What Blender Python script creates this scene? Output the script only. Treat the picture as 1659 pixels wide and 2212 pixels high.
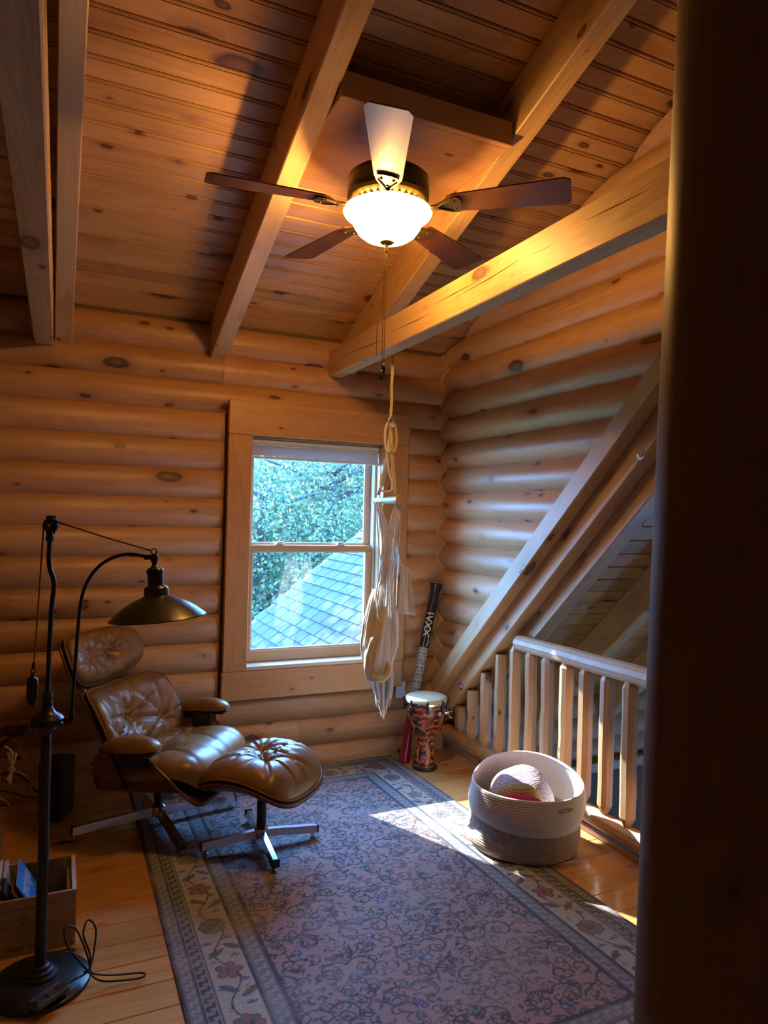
import bpy, math, random
import numpy as np
from mathutils import Vector, Matrix
for o in list(bpy.data.objects): bpy.data.objects.remove(o, do_unlink=True)
SC = bpy.context.scene
COL = SC.collection
random.seed(7)
rng = np.random.default_rng(7)
PI = math.pi

# ------------------------------------------------------------------ camera
YAW, PITCH, ROLL, FPX, HC = 0.4346, 0.0042, 0.0264, 1514.5, 1.70
f = Vector((math.sin(YAW)*math.cos(PITCH), math.cos(YAW)*math.cos(PITCH), math.sin(PITCH)))
r0 = f.cross(Vector((0, 0, 1))).normalized(); u0 = r0.cross(f)
r1 = r0*math.cos(ROLL) + u0*math.sin(ROLL); u1 = -r0*math.sin(ROLL) + u0*math.cos(ROLL)
cd = bpy.data.cameras.new('camera'); cam = bpy.data.objects.new('camera', cd); COL.objects.link(cam)
cd.sensor_fit = 'VERTICAL'; cd.sensor_height = 36.0; cd.lens = 36.0*FPX/2212.0
cd.clip_start = 0.02; cd.clip_end = 200
cam.matrix_world = Matrix(((r1.x, u1.x, -f.x, 0), (r1.y, u1.y, -f.y, 0), (r1.z, u1.z, -f.z, HC), (0, 0, 0, 1)))
SC.camera = cam

# ------------------------------------------------------------------ sky, sun, exposure
SUN_DIR = Vector((1.0, -2.25, -1.82)).normalized()
w = bpy.data.worlds.new('sky'); SC.world = w; w.use_nodes = True
nt = w.node_tree; nt.nodes.clear()
wo = nt.nodes.new('ShaderNodeOutputWorld'); bg = nt.nodes.new('ShaderNodeBackground')
bg.inputs['Color'].default_value = (0.17, 0.45, 1.0, 1); bg.inputs['Strength'].default_value = 44.0
nt.links.new(bg.outputs[0], wo.inputs[0])
sl = bpy.data.lights.new('sun', 'SUN'); sl.energy = 22.0; sl.angle = 0.009; sl.color = (1.0, 0.97, 0.95)
so = bpy.data.objects.new('sun', sl); COL.objects.link(so)
so.rotation_euler = SUN_DIR.to_track_quat('-Z', 'Y').to_euler(); so.location = (-4, 12, 9)
FAN_WATTS = 40.0
vs = SC.view_settings
vs.view_transform = 'Standard'; vs.look = 'None'; vs.gamma = 1.0; vs.exposure = 0.12; vs.use_curve_mapping = False

# ------------------------------------------------------------------ helpers
class MB:
    def __init__(s): s.v = []; s.f = []; s.c = []
    def add(s, vs, fs, M=None):
        o = len(s.v)
        if M is not None: vs = [M @ Vector(p) for p in vs]
        s.v += [tuple(p) for p in vs]; s.f += [tuple(i+o for i in q) for q in fs]; return s
    def box(s, a, b, M=None, bev=0.0):
        x0, y0, z0 = a; x1, y1, z1 = b
        if bev <= 0:
            v = [(x0,y0,z0),(x1,y0,z0),(x1,y1,z0),(x0,y1,z0),(x0,y0,z1),(x1,y0,z1),(x1,y1,z1),(x0,y1,z1)]
            return s.add(v, [(0,3,2,1),(4,5,6,7),(0,1,5,4),(1,2,6,5),(2,3,7,6),(3,0,4,7)], M)
        e = min(bev, (x1-x0)*.45, (y1-y0)*.45, (z1-z0)*.45)
        v = []; idx = {}
        for ix, X, sx in ((0,x0,1),(1,x1,-1)):
            for iy, Y, sy in ((0,y0,1),(1,y1,-1)):
                for iz, Z, sz in ((0,z0,1),(1,z1,-1)):
                    for k in range(3):
                        p = [X+sx*e, Y+sy*e, Z+sz*e]; p[k] = (X, Y, Z)[k]
                        idx[(ix,iy,iz,k)] = len(v); v.append(tuple(p))
        F = []
        for k in range(3):
            a1, a2 = (k+1) % 3, (k+2) % 3
            for side in (0, 1):
                q = []
                for c1, c2 in ((0,0),(1,0),(1,1),(0,1)):
                    t = [0,0,0]; t[k] = side; t[a1] = c1; t[a2] = c2
                    q.append(idx[(*t, k)])
                F.append(tuple(q) if side else tuple(q[::-1]))
        for k in range(3):
            a1, a2 = (k+1) % 3, (k+2) % 3
            for c1 in (0, 1):
                for c2 in (0, 1):
                    t0 = [0,0,0]; t0[a1] = c1; t0[a2] = c2; t1 = list(t0); t1[k] = 1
                    q = (idx[(*t0,a1)], idx[(*t1,a1)], idx[(*t1,a2)], idx[(*t0,a2)])
                    F.append(q if (c1 == c2) else q[::-1])
        for ix in (0,1):
            for iy in (0,1):
                for iz in (0,1):
                    q = tuple(idx[(ix,iy,iz,k)] for k in range(3))
                    F.append(q if (ix+iy+iz) % 2 else q[::-1])
        return s.add(v, F, M)
    def tube(s, pts, r, n=8, closed=False, M=None, caps=True):
        P = [Vector(p) for p in pts]; m = len(P)
        R = r if isinstance(r, (list, tuple)) else [r]*m
        T = []
        for i in range(m):
            a = P[(i-1) % m] if (closed or i) else P[i]; b = P[(i+1) % m] if (closed or i < m-1) else P[i]
            t = b-a; T.append(t.normalized() if t.length > 1e-9 else Vector((0,0,1)))
        up = Vector((0,0,1)) if abs(T[0].z) < .9 else Vector((1,0,0))
        N = (up - T[0]*up.dot(T[0])).normalized()
        V = []
        for i in range(m):
            N = (N - T[i]*N.dot(T[i])); N = N.normalized() if N.length > 1e-6 else T[i].orthogonal().normalized()
            B = T[i].cross(N)
            for k in range(n):
                a = 2*PI*k/n; V.append(P[i] + (N*math.cos(a)+B*math.sin(a))*R[i])
        F = []
        for i in range(m if closed else m-1):
            j = (i+1) % m
            for k in range(n):
                l = (k+1) % n; F.append((i*n+k, i*n+l, j*n+l, j*n+k))
        if not closed and caps:
            F.append(tuple(range(n-1, -1, -1))); F.append(tuple((m-1)*n+k for k in range(n)))
        return s.add(V, F, M)
    def lathe(s, prof, n=32, M=None, capb=True, capt=True):
        V = []; F = []; m = len(prof)
        for (r, z) in prof:
            for k in range(n):
                a = 2*PI*k/n; V.append((r*math.cos(a), r*math.sin(a), z))
        for i in range(m-1):
            for k in range(n):
                l = (k+1) % n; F.append((i*n+k, i*n+l, (i+1)*n+l, (i+1)*n+k))
        if capb and prof[0][0] > 1e-5: F.append(tuple(range(n-1, -1, -1)))
        if capt and prof[-1][0] > 1e-5: F.append(tuple((m-1)*n+k for k in range(n)))
        return s.add(V, F, M)
    def grid(s, fn, nu, nv, cu=False, M=None):
        V = [fn(i/(nu if cu else nu-1), j/(nv-1)) for j in range(nv) for i in range(nu)]
        F = []
        for j in range(nv-1):
            for i in range(nu if cu else nu-1):
                k = (i+1) % nu; F.append((j*nu+i, j*nu+k, (j+1)*nu+k, (j+1)*nu+i))
        return s.add(V, F, M)
    def mesh(s, name, smooth=False, colors=None):
        me = bpy.data.meshes.new(name); me.from_pydata(s.v, [], s.f); me.update()
        if smooth: me.shade_smooth()
        if colors is not None:
            at = me.color_attributes.new('col', 'FLOAT_COLOR', 'POINT')
            c = np.ones((len(s.v), 4), np.float32); c[:, :3] = np.asarray(colors, np.float32); at.data.foreach_set('color', c.ravel())
        return me
    def build(s, name, m, parent=None, smooth=False, loc=None, rot=None, colors=None, auto=None):
        me = s.mesh(name, smooth or auto is not None, colors)
        if auto is not None: me.set_sharp_from_angle(angle=math.radians(auto))
        return link(name, me, m, parent, loc, rot)

def link(name, me, m, parent=None, loc=None, rot=None):
    if m is not None and len(me.materials) == 0: me.materials.append(m)
    o = bpy.data.objects.new(name, me); COL.objects.link(o)
    if loc is not None: o.location = loc
    if rot is not None: o.rotation_euler = rot
    if parent is not None: o.parent = parent
    return o
def thing(name, label, cat, loc=(0,0,0), rz=0.0, group=None):
    o = bpy.data.objects.new(name, None); COL.objects.link(o); o.location = loc; o.rotation_euler = (0,0,rz)
    o.empty_display_size = .1
    return tag(o, label, cat, group)
def tag(o, label=None, cat=None, group=None, kind=None):
    if label: o['label'] = label
    if cat: o['category'] = cat
    if group: o['group'] = group
    if kind: o['kind'] = kind
    return o
def bez(pts, n=12):
    P = [Vector(p) for p in pts]; out = []
    for i in range(len(P)-1):
        p0 = P[max(i-1,0)]; p1 = P[i]; p2 = P[i+1]; p3 = P[min(i+2,len(P)-1)]
        for k in range(n):
            t = k/n; t2 = t*t; t3 = t2*t
            out.append(.5*((2*p1)+(p2-p0)*t+(2*p0-5*p1+4*p2-p3)*t2+(3*p1-p0-3*p2+p3)*t3))
    out.append(P[-1]); return out

# ------------------------------------------------------------------ materials
def newmat(name):
    m = bpy.data.materials.new(name); m.use_nodes = True; n = m.node_tree; n.nodes.clear()
    out = n.nodes.new('ShaderNodeOutputMaterial'); b = n.nodes.new('ShaderNodeBsdfPrincipled')
    n.links.new(b.outputs[0], out.inputs[0]); return m, n, b, out
def mat(name, col, rough=.5, metal=0.0, coat=0.0, bump=0.0, bscale=60, var=0.0, sheen=0.0, sub=0.0):
    m, n, b, out = newmat(name); L = n.links.new
    b.inputs['Base Color'].default_value = (*col, 1); b.inputs['Roughness'].default_value = rough
    b.inputs['Metallic'].default_value = metal; b.inputs['Coat Weight'].default_value = coat
    b.inputs['Coat Roughness'].default_value = .15
    if sheen: b.inputs['Sheen Weight'].default_value = sheen
    if bump or var:
        tc = n.nodes.new('ShaderNodeTexCoord'); no = n.nodes.new('ShaderNodeTexNoise')
        no.inputs['Scale'].default_value = bscale; no.inputs['Detail'].default_value = 4
        L(tc.outputs['Object'], no.inputs['Vector'])
        if bump:
            bp = n.nodes.new('ShaderNodeBump'); bp.inputs['Strength'].default_value = bump; bp.inputs['Distance'].default_value = .004
            L(no.outputs['Fac'], bp.inputs['Height']); L(bp.outputs[0], b.inputs['Normal'])
        if var:
            no2 = n.nodes.new('ShaderNodeTexNoise'); no2.inputs['Scale'].default_value = bscale*.25; no2.inputs['Detail'].default_value = 5
            L(tc.outputs['Object'], no2.inputs['Vector'])
            mr = n.nodes.new('ShaderNodeMapRange'); mr.inputs['From Min'].default_value = .3; mr.inputs['From Max'].default_value = .7
            mr.inputs['To Min'].default_value = 1-var; mr.inputs['To Max'].default_value = 1+var
            L(no2.outputs['Fac'], mr.inputs['Value'])
            hs = n.nodes.new('ShaderNodeHueSaturation'); hs.inputs['Color'].default_value = (*col, 1)
            L(mr.outputs[0], hs.inputs['Value']); L(hs.outputs[0], b.inputs['Base Color'])
    return m
def pine(name, axis=0, light=(.60,.38,.20), mid=(.50,.295,.14), dark=(.36,.19,.085), rough=.45, knots=1.0, coat=0.0, kscale=1.0, vary=.16):
    m, n, b, out = newmat(name); L = n.links.new
    tc = n.nodes.new('ShaderNodeTexCoord'); oi = n.nodes.new('ShaderNodeObjectInfo')
    mu = n.nodes.new('ShaderNodeVectorMath'); mu.operation = 'SCALE'; mu.inputs[0].default_value = (37.3, 91.7, 53.1)
    L(oi.outputs['Random'], mu.inputs['Scale'])
    ad = n.nodes.new('ShaderNodeVectorMath'); ad.operation = 'ADD'; L(tc.outputs['Object'], ad.inputs[0]); L(mu.outputs[0], ad.inputs[1])
    def scaled(lo, hi):
        s = n.nodes.new('ShaderNodeVectorMath'); s.operation = 'MULTIPLY'
        v = [hi]*3; v[axis] = lo; s.inputs[1].default_value = v; L(ad.outputs[0], s.inputs[0]); return s.outputs[0]
    def noise(vec, det=4, dist=0.0, rg=.55):
        t = n.nodes.new('ShaderNodeTexNoise'); t.inputs['Scale'].default_value = 1; t.inputs['Detail'].default_value = det
        t.inputs['Distortion'].default_value = dist; t.inputs['Roughness'].default_value = rg; L(vec, t.inputs['Vector']); return t.outputs['Fac']
    def mth(op, a, bb=None, c=None):
        t = n.nodes.new('ShaderNodeMath'); t.operation = op
        for i, x in enumerate((a, bb, c)):
            if x is None: continue
            if isinstance(x, (int, float)): t.inputs[i].default_value = x
            else: L(x, t.inputs[i])
        return t.outputs[0]
    n1 = noise(scaled(.55, 7.0), 3, .5)
    n2 = noise(scaled(3.5, 150.0), 3)
    n3 = noise(scaled(.35, 1.4), 2)
    ring = mth('MULTIPLY_ADD', mth('SINE', mth('MULTIPLY', n1, 75.0)), .5, .5)
    fac = mth('ADD', mth('ADD', mth('MULTIPLY', n1, .55), mth('MULTIPLY', ring, .13)), mth('ADD', mth('MULTIPLY', n2, .22), mth('MULTIPLY_ADD', n3, .55, -.20)))
    cr = n.nodes.new('ShaderNodeValToRGB'); e = cr.color_ramp.elements
    e[0].position = .22; e[0].color = (*dark, 1); e[1].position = .86; e[1].color = (*light, 1)
    x = e.new(.52); x.color = (*mid, 1); L(fac, cr.inputs[0])
    # knots
    def kn(lo, hi, thr, size):
        vo = n.nodes.new('ShaderNodeTexVoronoi'); vo.inputs['Scale'].default_value = 1; vo.inputs['Randomness'].default_value = 1
        nd = n.nodes.new('ShaderNodeTexNoise'); nd.inputs['Scale'].default_value = 22; L(ad.outputs[0], nd.inputs['Vector'])
        sc = scaled(lo, hi); a2 = n.nodes.new('ShaderNodeVectorMath'); a2.operation = 'MULTIPLY_ADD'
        L(nd.outputs['Color'], a2.inputs[0]); a2.inputs[1].default_value = (.10,)*3; L(sc, a2.inputs[2]); L(a2.outputs[0], vo.inputs['Vector'])
        se = n.nodes.new('ShaderNodeSeparateColor'); L(vo.outputs['Color'], se.inputs[0])
        rad = mth('MULTIPLY', mth('MAXIMUM', mth('SUBTRACT', se.outputs[0], thr), 0.0), size)
        q = mth('DIVIDE', vo.outputs['Distance'], mth('ADD', rad, 1e-4))
        mr = n.nodes.new('ShaderNodeMapRange'); mr.interpolation_type = 'SMOOTHSTEP'
        mr.inputs['From Min'].default_value = .75; mr.inputs['From Max'].default_value = 1.15; mr.inputs['To Min'].default_value = 1; mr.inputs['To Max'].default_value = 0
        L(q, mr.inputs['Value'])
        halo = n.nodes.new('ShaderNodeMapRange'); halo.interpolation_type = 'SMOOTHSTEP'
        halo.inputs['From Min'].default_value = .8; halo.inputs['From Max'].default_value = 2.6; halo.inputs['To Min'].default_value = .55; halo.inputs['To Max'].default_value = 0
        L(q, halo.inputs['Value'])
        core = n.nodes.new('ShaderNodeMapRange'); core.inputs['From Min'].default_value = .2; core.inputs['From Max'].default_value = .8
        core.inputs['To Min'].default_value = .55; core.inputs['To Max'].default_value = 1.0; L(q, core.inputs['Value'])
        return mth('MULTIPLY', mr.outputs[0], core.outputs[0]), halo.outputs[0]
    k1, h1 = kn(2.6*kscale, 6.0*kscale, .58, .62*knots); k2, h2 = kn(6.5*kscale, 13.0*kscale, .68, .62*knots)
    k = mth('MAXIMUM', k1, k2); h = mth('MAXIMUM', h1, h2)
    mx = n.nodes.new('ShaderNodeMix'); mx.data_type = 'RGBA'; L(h, mx.inputs['Factor']); L(cr.outputs[0], mx.inputs['A']); mx.inputs['B'].default_value = (dark[0]*.9, dark[1]*.75, dark[2]*.7, 1)
    m2 = n.nodes.new('ShaderNodeMix'); m2.data_type = 'RGBA'; L(k, m2.inputs['Factor']); L(mx.outputs['Result'], m2.inputs['A']); m2.inputs['B'].default_value = (.055,.022,.012,1)
    hs = n.nodes.new('ShaderNodeHueSaturation'); L(m2.outputs['Result'], hs.inputs['Color'])
    mr = n.nodes.new('ShaderNodeMapRange'); mr.inputs['To Min'].default_value = 1-vary; mr.inputs['To Max'].default_value = 1+vary; L(oi.outputs['Random'], mr.inputs['Value']); L(mr.outputs[0], hs.inputs['Value'])
    L(hs.outputs[0], b.inputs['Base Color']); b.inputs['Roughness'].default_value = rough
    b.inputs['Coat Weight'].default_value = coat; b.inputs['Coat Roughness'].default_value = .12
    bp = n.nodes.new('ShaderNodeBump'); bp.inputs['Strength'].default_value = .12; bp.inputs['Distance'].default_value = .003
    L(mth('ADD', n2, mth('MULTIPLY', n1, 1.5)), bp.inputs['Height']); L(bp.outputs[0], b.inputs['Normal'])
    return m
def vcol(name, rough=.6, bump=0.0, bscale=200, coat=0.0, weave=None):
    m, n, b, out = newmat(name); L = n.links.new
    a = n.nodes.new('ShaderNodeAttribute'); a.attribute_name = 'col'; L(a.outputs['Color'], b.inputs['Base Color'])
    b.inputs['Roughness'].default_value = rough; b.inputs['Coat Weight'].default_value = coat; b.inputs['Coat Roughness'].default_value = .1
    if bump:
        tc = n.nodes.new('ShaderNodeTexCoord'); no = n.nodes.new('ShaderNodeTexNoise'); no.inputs['Scale'].default_value = bscale
        L(tc.outputs['Object'], no.inputs['Vector']); bp = n.nodes.new('ShaderNodeBump'); bp.inputs['Strength'].default_value = bump; bp.inputs['Distance'].default_value = .004
        L(no.outputs['Fac'], bp.inputs['Height']); L(bp.outputs[0], b.inputs['Normal'])
    return m

PX = pine('pine_along_x', 0); PY = pine('pine_along_y', 1); PZ = pine('pine_along_z', 2)
LOGM = pine('log_pine', 0, light=(.59,.345,.18), mid=(.48,.26,.125), dark=(.33,.16,.07), rough=.42, knots=1.1, vary=.13)
CEIL = pine('ceiling_pine', 0, light=(.56,.32,.14), mid=(.46,.245,.098), dark=(.30,.14,.05), rough=.38, knots=1.2, vary=.14)
FLOORM = pine('floor_pine', 0, light=(.72,.41,.15), mid=(.64,.33,.105), dark=(.46,.205,.058), rough=.2, knots=.75, coat=.35, vary=.15)
BEAM = pine('beam_pine', 0, light=(.62,.41,.22), mid=(.54,.34,.165), dark=(.38,.21,.09), rough=.45, knots=1.1, vary=.06)
RAILM = pine('rail_pine', 2, light=(.60,.40,.22), mid=(.52,.31,.155), dark=(.37,.20,.09), rough=.5, knots=.6, vary=.07)
RAILX = pine('rail_pine_x', 0, light=(.60,.42,.25), mid=(.52,.34,.19), dark=(.37,.21,.10), rough=.5, knots=.6, vary=.05)
CASX = pine('casing_pine_x', 0, light=(.60,.34,.16), mid=(.53,.28,.12), dark=(.40,.19,.075), rough=.4, knots=.8, vary=.05)
CASZ = pine('casing_pine_z', 2, light=(.60,.34,.16), mid=(.53,.28,.12), dark=(.40,.19,.075), rough=.4, knots=.8, vary=.05)
SASHM = mat('sash_wood', (.50,.29,.14), .4, var=.08, bscale=30)
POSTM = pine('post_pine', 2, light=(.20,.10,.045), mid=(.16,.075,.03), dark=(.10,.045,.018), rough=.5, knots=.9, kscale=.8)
DARKW = mat('dark_stud_wood', (.12,.07,.035), .7)  # plain dark brown wood for backing panels and decks
M_CAULK = mat('caulk', (.50,.36,.19), .6)
M_WHITE = mat('white_vinyl', (.62,.64,.66), .4)
def cloth_tl(name, col, mixf):
    m = bpy.data.materials.new(name); m.use_nodes = True; n = m.node_tree; n.nodes.clear(); L = n.links.new
    out = n.nodes.new('ShaderNodeOutputMaterial'); d = n.nodes.new('ShaderNodeBsdfDiffuse'); t = n.nodes.new('ShaderNodeBsdfTranslucent'); mx = n.nodes.new('ShaderNodeMixShader')
    d.inputs[0].default_value = t.inputs[0].default_value = (*col, 1); mx.inputs[0].default_value = mixf
    L(d.outputs[0], mx.inputs[1]); L(t.outputs[0], mx.inputs[2]); L(mx.outputs[0], out.inputs[0]); return m
M_BLIND = cloth_tl('blind_fabric', (.62,.66,.70), .35)
M_BLACK = mat('black_plastic', (.012,.012,.013), .45)
M_BRONZE = mat('dark_bronze', (.030,.025,.020), .38, metal=.75, bump=.05, bscale=90)
M_FANB = mat('fan_bronze', (.10,.075,.035), .36, metal=.8)
M_CHROME = mat('chrome', (.62,.63,.65), .18, metal=1.0)
M_STEEL = mat('galvanised', (.55,.56,.58), .35, metal=1.0)
M_IRON = mat('black_iron', (.018,.017,.018), .34, metal=.4, bump=.05, bscale=120)
M_ROPE = mat('cotton_rope', (.80,.78,.73), .85, bump=.4, bscale=300)
M_STRAP = mat('strap_cream', (.62,.50,.28), .8)
M_CLOTH = mat('hammock_cotton', (.74,.71,.65), .85, bump=.25, bscale=180)
M_BROPE = mat('braided_cord', (.23,.12,.05), .8, bump=.5, bscale=400)

def glass_mat(name, tint=(.97,.99,1.0), refl=1.0):
    m = bpy.data.materials.new(name); m.use_nodes = True; n = m.node_tree; n.nodes.clear(); L = n.links.new
    out = n.nodes.new('ShaderNodeOutputMaterial'); tr = n.nodes.new('ShaderNodeBsdfTransparent'); gl = n.nodes.new('ShaderNodeBsdfGlossy')
    lw = n.nodes.new('ShaderNodeLayerWeight'); lw.inputs['Blend'].default_value = .5; mx = n.nodes.new('ShaderNodeMixShader')
    tr.inputs[0].default_value = (*tint, 1); gl.inputs['Roughness'].default_value = .01
    pw = n.nodes.new('ShaderNodeMath'); pw.operation = 'POWER'; pw.inputs[1].default_value = 5.0; L(lw.outputs['Facing'], pw.inputs[0])
    mu = n.nodes.new('ShaderNodeMath'); mu.operation = 'MULTIPLY_ADD'; mu.inputs[1].default_value = .95*refl; mu.inputs[2].default_value = .045*refl; mu.use_clamp = True
    L(pw.outputs[0], mu.inputs[0]); L(mu.outputs[0], mx.inputs[0]); L(tr.outputs[0], mx.inputs[1]); L(gl.outputs[0], mx.inputs[2]); L(mx.outputs[0], out.inputs[0])
    return m
M_GLASS = glass_mat('window_glass')
# leather
def leather(name):
    m, n, b, out = newmat(name); L = n.links.new
    tc = n.nodes.new('ShaderNodeTexCoord')
    no = n.nodes.new('ShaderNodeTexNoise'); no.inputs['Scale'].default_value = 9; no.inputs['Detail'].default_value = 6; L(tc.outputs['Object'], no.inputs['Vector'])
    cr = n.nodes.new('ShaderNodeValToRGB'); e = cr.color_ramp.elements
    e[0].position = .3; e[0].color = (.150,.076,.022,1); e[1].position = .72; e[1].color = (.265,.145,.044,1); L(no.outputs['Fac'], cr.inputs[0])
    # crackle: thin pale wear lines
    vo = n.nodes.new('ShaderNodeTexVoronoi'); vo.feature = 'DISTANCE_TO_EDGE'; vo.inputs['Scale'].default_value = 16
    nd = n.nodes.new('ShaderNodeTexNoise'); nd.inputs['Scale'].default_value = 7; nd.inputs['Detail'].default_value = 4; L(tc.outputs['Object'], nd.inputs['Vector'])
    va = n.nodes.new('ShaderNodeVectorMath'); va.operation = 'MULTIPLY_ADD'; va.inputs[1].default_value = (.35,)*3; L(nd.outputs['Color'], va.inputs[0]); L(tc.outputs['Object'], va.inputs[2]); L(va.outputs[0], vo.inputs['Vector'])
    mr = n.nodes.new('ShaderNodeMapRange'); mr.inputs['From Min'].default_value = .0; mr.inputs['From Max'].default_value = .02; mr.inputs['To Min'].default_value = .5; mr.inputs['To Max'].default_value = 0; L(vo.outputs['Distance'], mr.inputs['Value'])
    n4 = n.nodes.new('ShaderNodeTexNoise'); n4.inputs['Scale'].default_value = 5; L(tc.outputs['Object'], n4.inputs['Vector'])
    m4 = n.nodes.new('ShaderNodeMapRange'); m4.inputs['From Min'].default_value = .5; m4.inputs['From Max'].default_value = .65; L(n4.outputs['Fac'], m4.inputs['Value'])
    mm = n.nodes.new('ShaderNodeMath'); mm.operation = 'MULTIPLY'; L(mr.outputs[0], mm.inputs[0]); L(m4.outputs[0], mm.inputs[1])
    mx = n.nodes.new('ShaderNodeMix'); mx.data_type = 'RGBA'; L(mm.outputs[0], mx.inputs['Factor']); L(cr.outputs[0], mx.inputs['A']); mx.inputs['B'].default_value = (.42,.29,.15,1)
    L(mx.outputs['Result'], b.inputs['Base Color']); b.inputs['Roughness'].default_value = .36
    n5 = n.nodes.new('ShaderNodeTexNoise'); n5.inputs['Scale'].default_value = 55; n5.inputs['Detail'].default_value = 5; L(tc.outputs['Object'], n5.inputs['Vector'])
    bp = n.nodes.new('ShaderNodeBump'); bp.inputs['Strength'].default_value = .25; bp.inputs['Distance'].default_value = .004; L(n5.outputs['Fac'], bp.inputs['Height']); L(bp.outputs[0], b.inputs['Normal'])
    return m
M_LEATHER = leather('tan_leather')
M_PIPING = mat('leather_piping', (.17,.085,.03), .4)
M_PLY = pine('walnut_ply', 0, light=(.15,.055,.025), mid=(.115,.04,.018), dark=(.07,.022,.01), rough=.35, knots=.0, coat=.2, vary=.02)

# ================================================================== STRUCTURE
YW = 4.520            # groove plane of the window wall
XR = 2.582            # groove plane of the gable wall
CH = .1836           # log course
SL = .352; AC = math.atan(SL)
def zc(y): return 2.905 + SL*(4.5-y)          # dormer ceiling underside
def zr(y): return 2.66 + SL*(4.5-y)           # rafter underside
MS = .953; AM = math.atan(MS)                 # main roof slope, z + MS*y = const

def struct(name, mb, m): return tag(mb.build(name, m), kind='structure')

# ---- floor
fl = struct('floor', MB().box((-2.2,-1.4,-.30),(2.66,4.75,-.022)), DARKW)
PW = .145
def plank_mesh(L):
    mb = MB(); e = .0025; h = PW/2-.0008
    prof = [(-h,-.02),(-h,-e),(-h+e,0),(h-e,0),(h,-e),(h,-.02)]
    V = [(x, p[0], p[1]) for x in (0, L) for p in prof]; n = len(prof)
    F = [(i, i+1, n+i+1, n+i) for i in range(n-1)] + [(n-1, 0, n, 2*n-1), tuple(range(n-1,-1,-1)), tuple(range(n, 2*n))]
    mb.add(V, [q[::-1] for q in F]); return mb.mesh('plank')
PM = {}
y = 4.50 - PW/2; row = 0
while y > -.6:
    x = -2.0; x -= random.random()*.9 if row else 0
    x = -2.0
    cuts = []; xx = -2.0 + .5 + random.random()*1.2
    while xx < 2.3:
        cuts.append(round(xx, 2)); xx += 1.0 + random.randrange(0, 6)*.25
    ends = [-2.0] + cuts + [2.655]
    for a, b_ in zip(ends[:-1], ends[1:]):
        L_ = round(b_-a-.0015, 3)
        if L_ not in PM: PM[L_] = plank_mesh(L_)
        link('plank', PM[L_], FLOORM, fl, (a, y, 0))
    y -= PW; row += 1
struct('trim_1', MB().box((2.656,-.6,-.30),(2.69,4.5,.028), bev=.004), PY)          # strip along the loft edge
struct('floor_lower', MB().box((-2.2,-1.4,-2.8),(6.4,4.9,-2.7)), DARKW)

# ---- window wall
WX0, WX1, WZ0, WZ1 = 1.10, 2.07, .69, 2.20
wb = MB()
wb.box((-2.2,YW,-.3),(WX0,4.76,3.2)); wb.box((WX1,YW,-.3),(2.75,4.76,3.2)); wb.box((WX0,YW,-.3),(WX1,4.76,WZ0)); wb.box((WX0,YW,WZ1),(WX1,4.76,3.2))
wall = struct('wall_back', wb, DARKW)
def log_mesh(x0, x1, h=CH, s=.048, taper0=0, taper1=0, end=None, start=None):
    na = 9; prof = []
    r = (h*h/4+s*s)/(2*s); cy = s-r; a0 = math.asin(min(1, h/2/r))
    for i in range(na):
        a = -a0 + 2*a0*i/(na-1); prof.append((-(cy+r*math.cos(a)), h/2 + r*math.sin(a)))
    prof = [(.05, 0)] + prof + [(.05, h)]
    xs = [(x0, .45 if taper0 else 1)] + ([(x0+taper0, 1)] if taper0 else []) + ([(x1-taper1, 1)] if taper1 else []) + [(x1, .45 if taper1 else 1)]
    V = []; n = len(prof)
    for k, (x, q) in enumerate(xs):
        for (py, pz) in prof:
            X = x
            if end is not None and k == len(xs)-1: X = end(pz)
            if start is not None and k == 0: X = start(pz)
            V.append((X, py*q if py < 0 else py, pz))
    F = []
    for k in range(len(xs)-1):
        for i in range(n): F.append((k*n+i, k*n+(i+1) % n, (k+1)*n+(i+1) % n, (k+1)*n+i))
    F.append(tuple(range(n-1,-1,-1))); F.append(tuple((len(xs)-1)*n+i for i in range(n)))
    mb = MB(); mb.add(V, [q[::-1] for q in F]); me = mb.mesh('log', True); me.set_sharp_from_angle(angle=math.radians(40)); return me
CX0, CX1, CZ0, CZ1 = .967, 2.250, .487, 2.412       # casing outer
lm_full = log_mesh(-2.1, 2.60); lm_l = log_mesh(-2.1, CX0-.016, taper1=.035); lm_r = log_mesh(CX1+.016, 2.60, taper0=.03)
lm_a = log_mesh(-2.1, .93); lm_b = log_mesh(.932, 2.60); lm_c = log_mesh(-2.1, 1.50); lm_d = log_mesh(1.502, 2.60)
zb = .121-CH; k = 0
while zb < 2.85:
    if .45 < zb < 2.30:
        link('log', lm_l, LOGM, wall, (0, YW, zb)); link('log', lm_r, LOGM, wall, (0, YW, zb))
    elif abs(zb-2.508) < .05:
        link('log', lm_a, LOGM, wall, (0, YW, zb)); link('log', lm_b, LOGM, wall, (0, YW, zb))
    elif abs(zb-.121) < .05:
        link('log', lm_c, LOGM, wall, (0, YW, zb)); link('log', lm_d, LOGM, wall, (0, YW, zb))
    else:
        link('log', lm_full, LOGM, wall, (0, YW, zb))
    zb += CH; k += 1
# ---- gable wall of the dormer (right)
wr = MB()
wr.add([(XR,4.76,.2),(XR,4.76,2.8),(XR,-.3,4.6),(XR,-.3,4.75)], [(0,1,2,3)])
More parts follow.
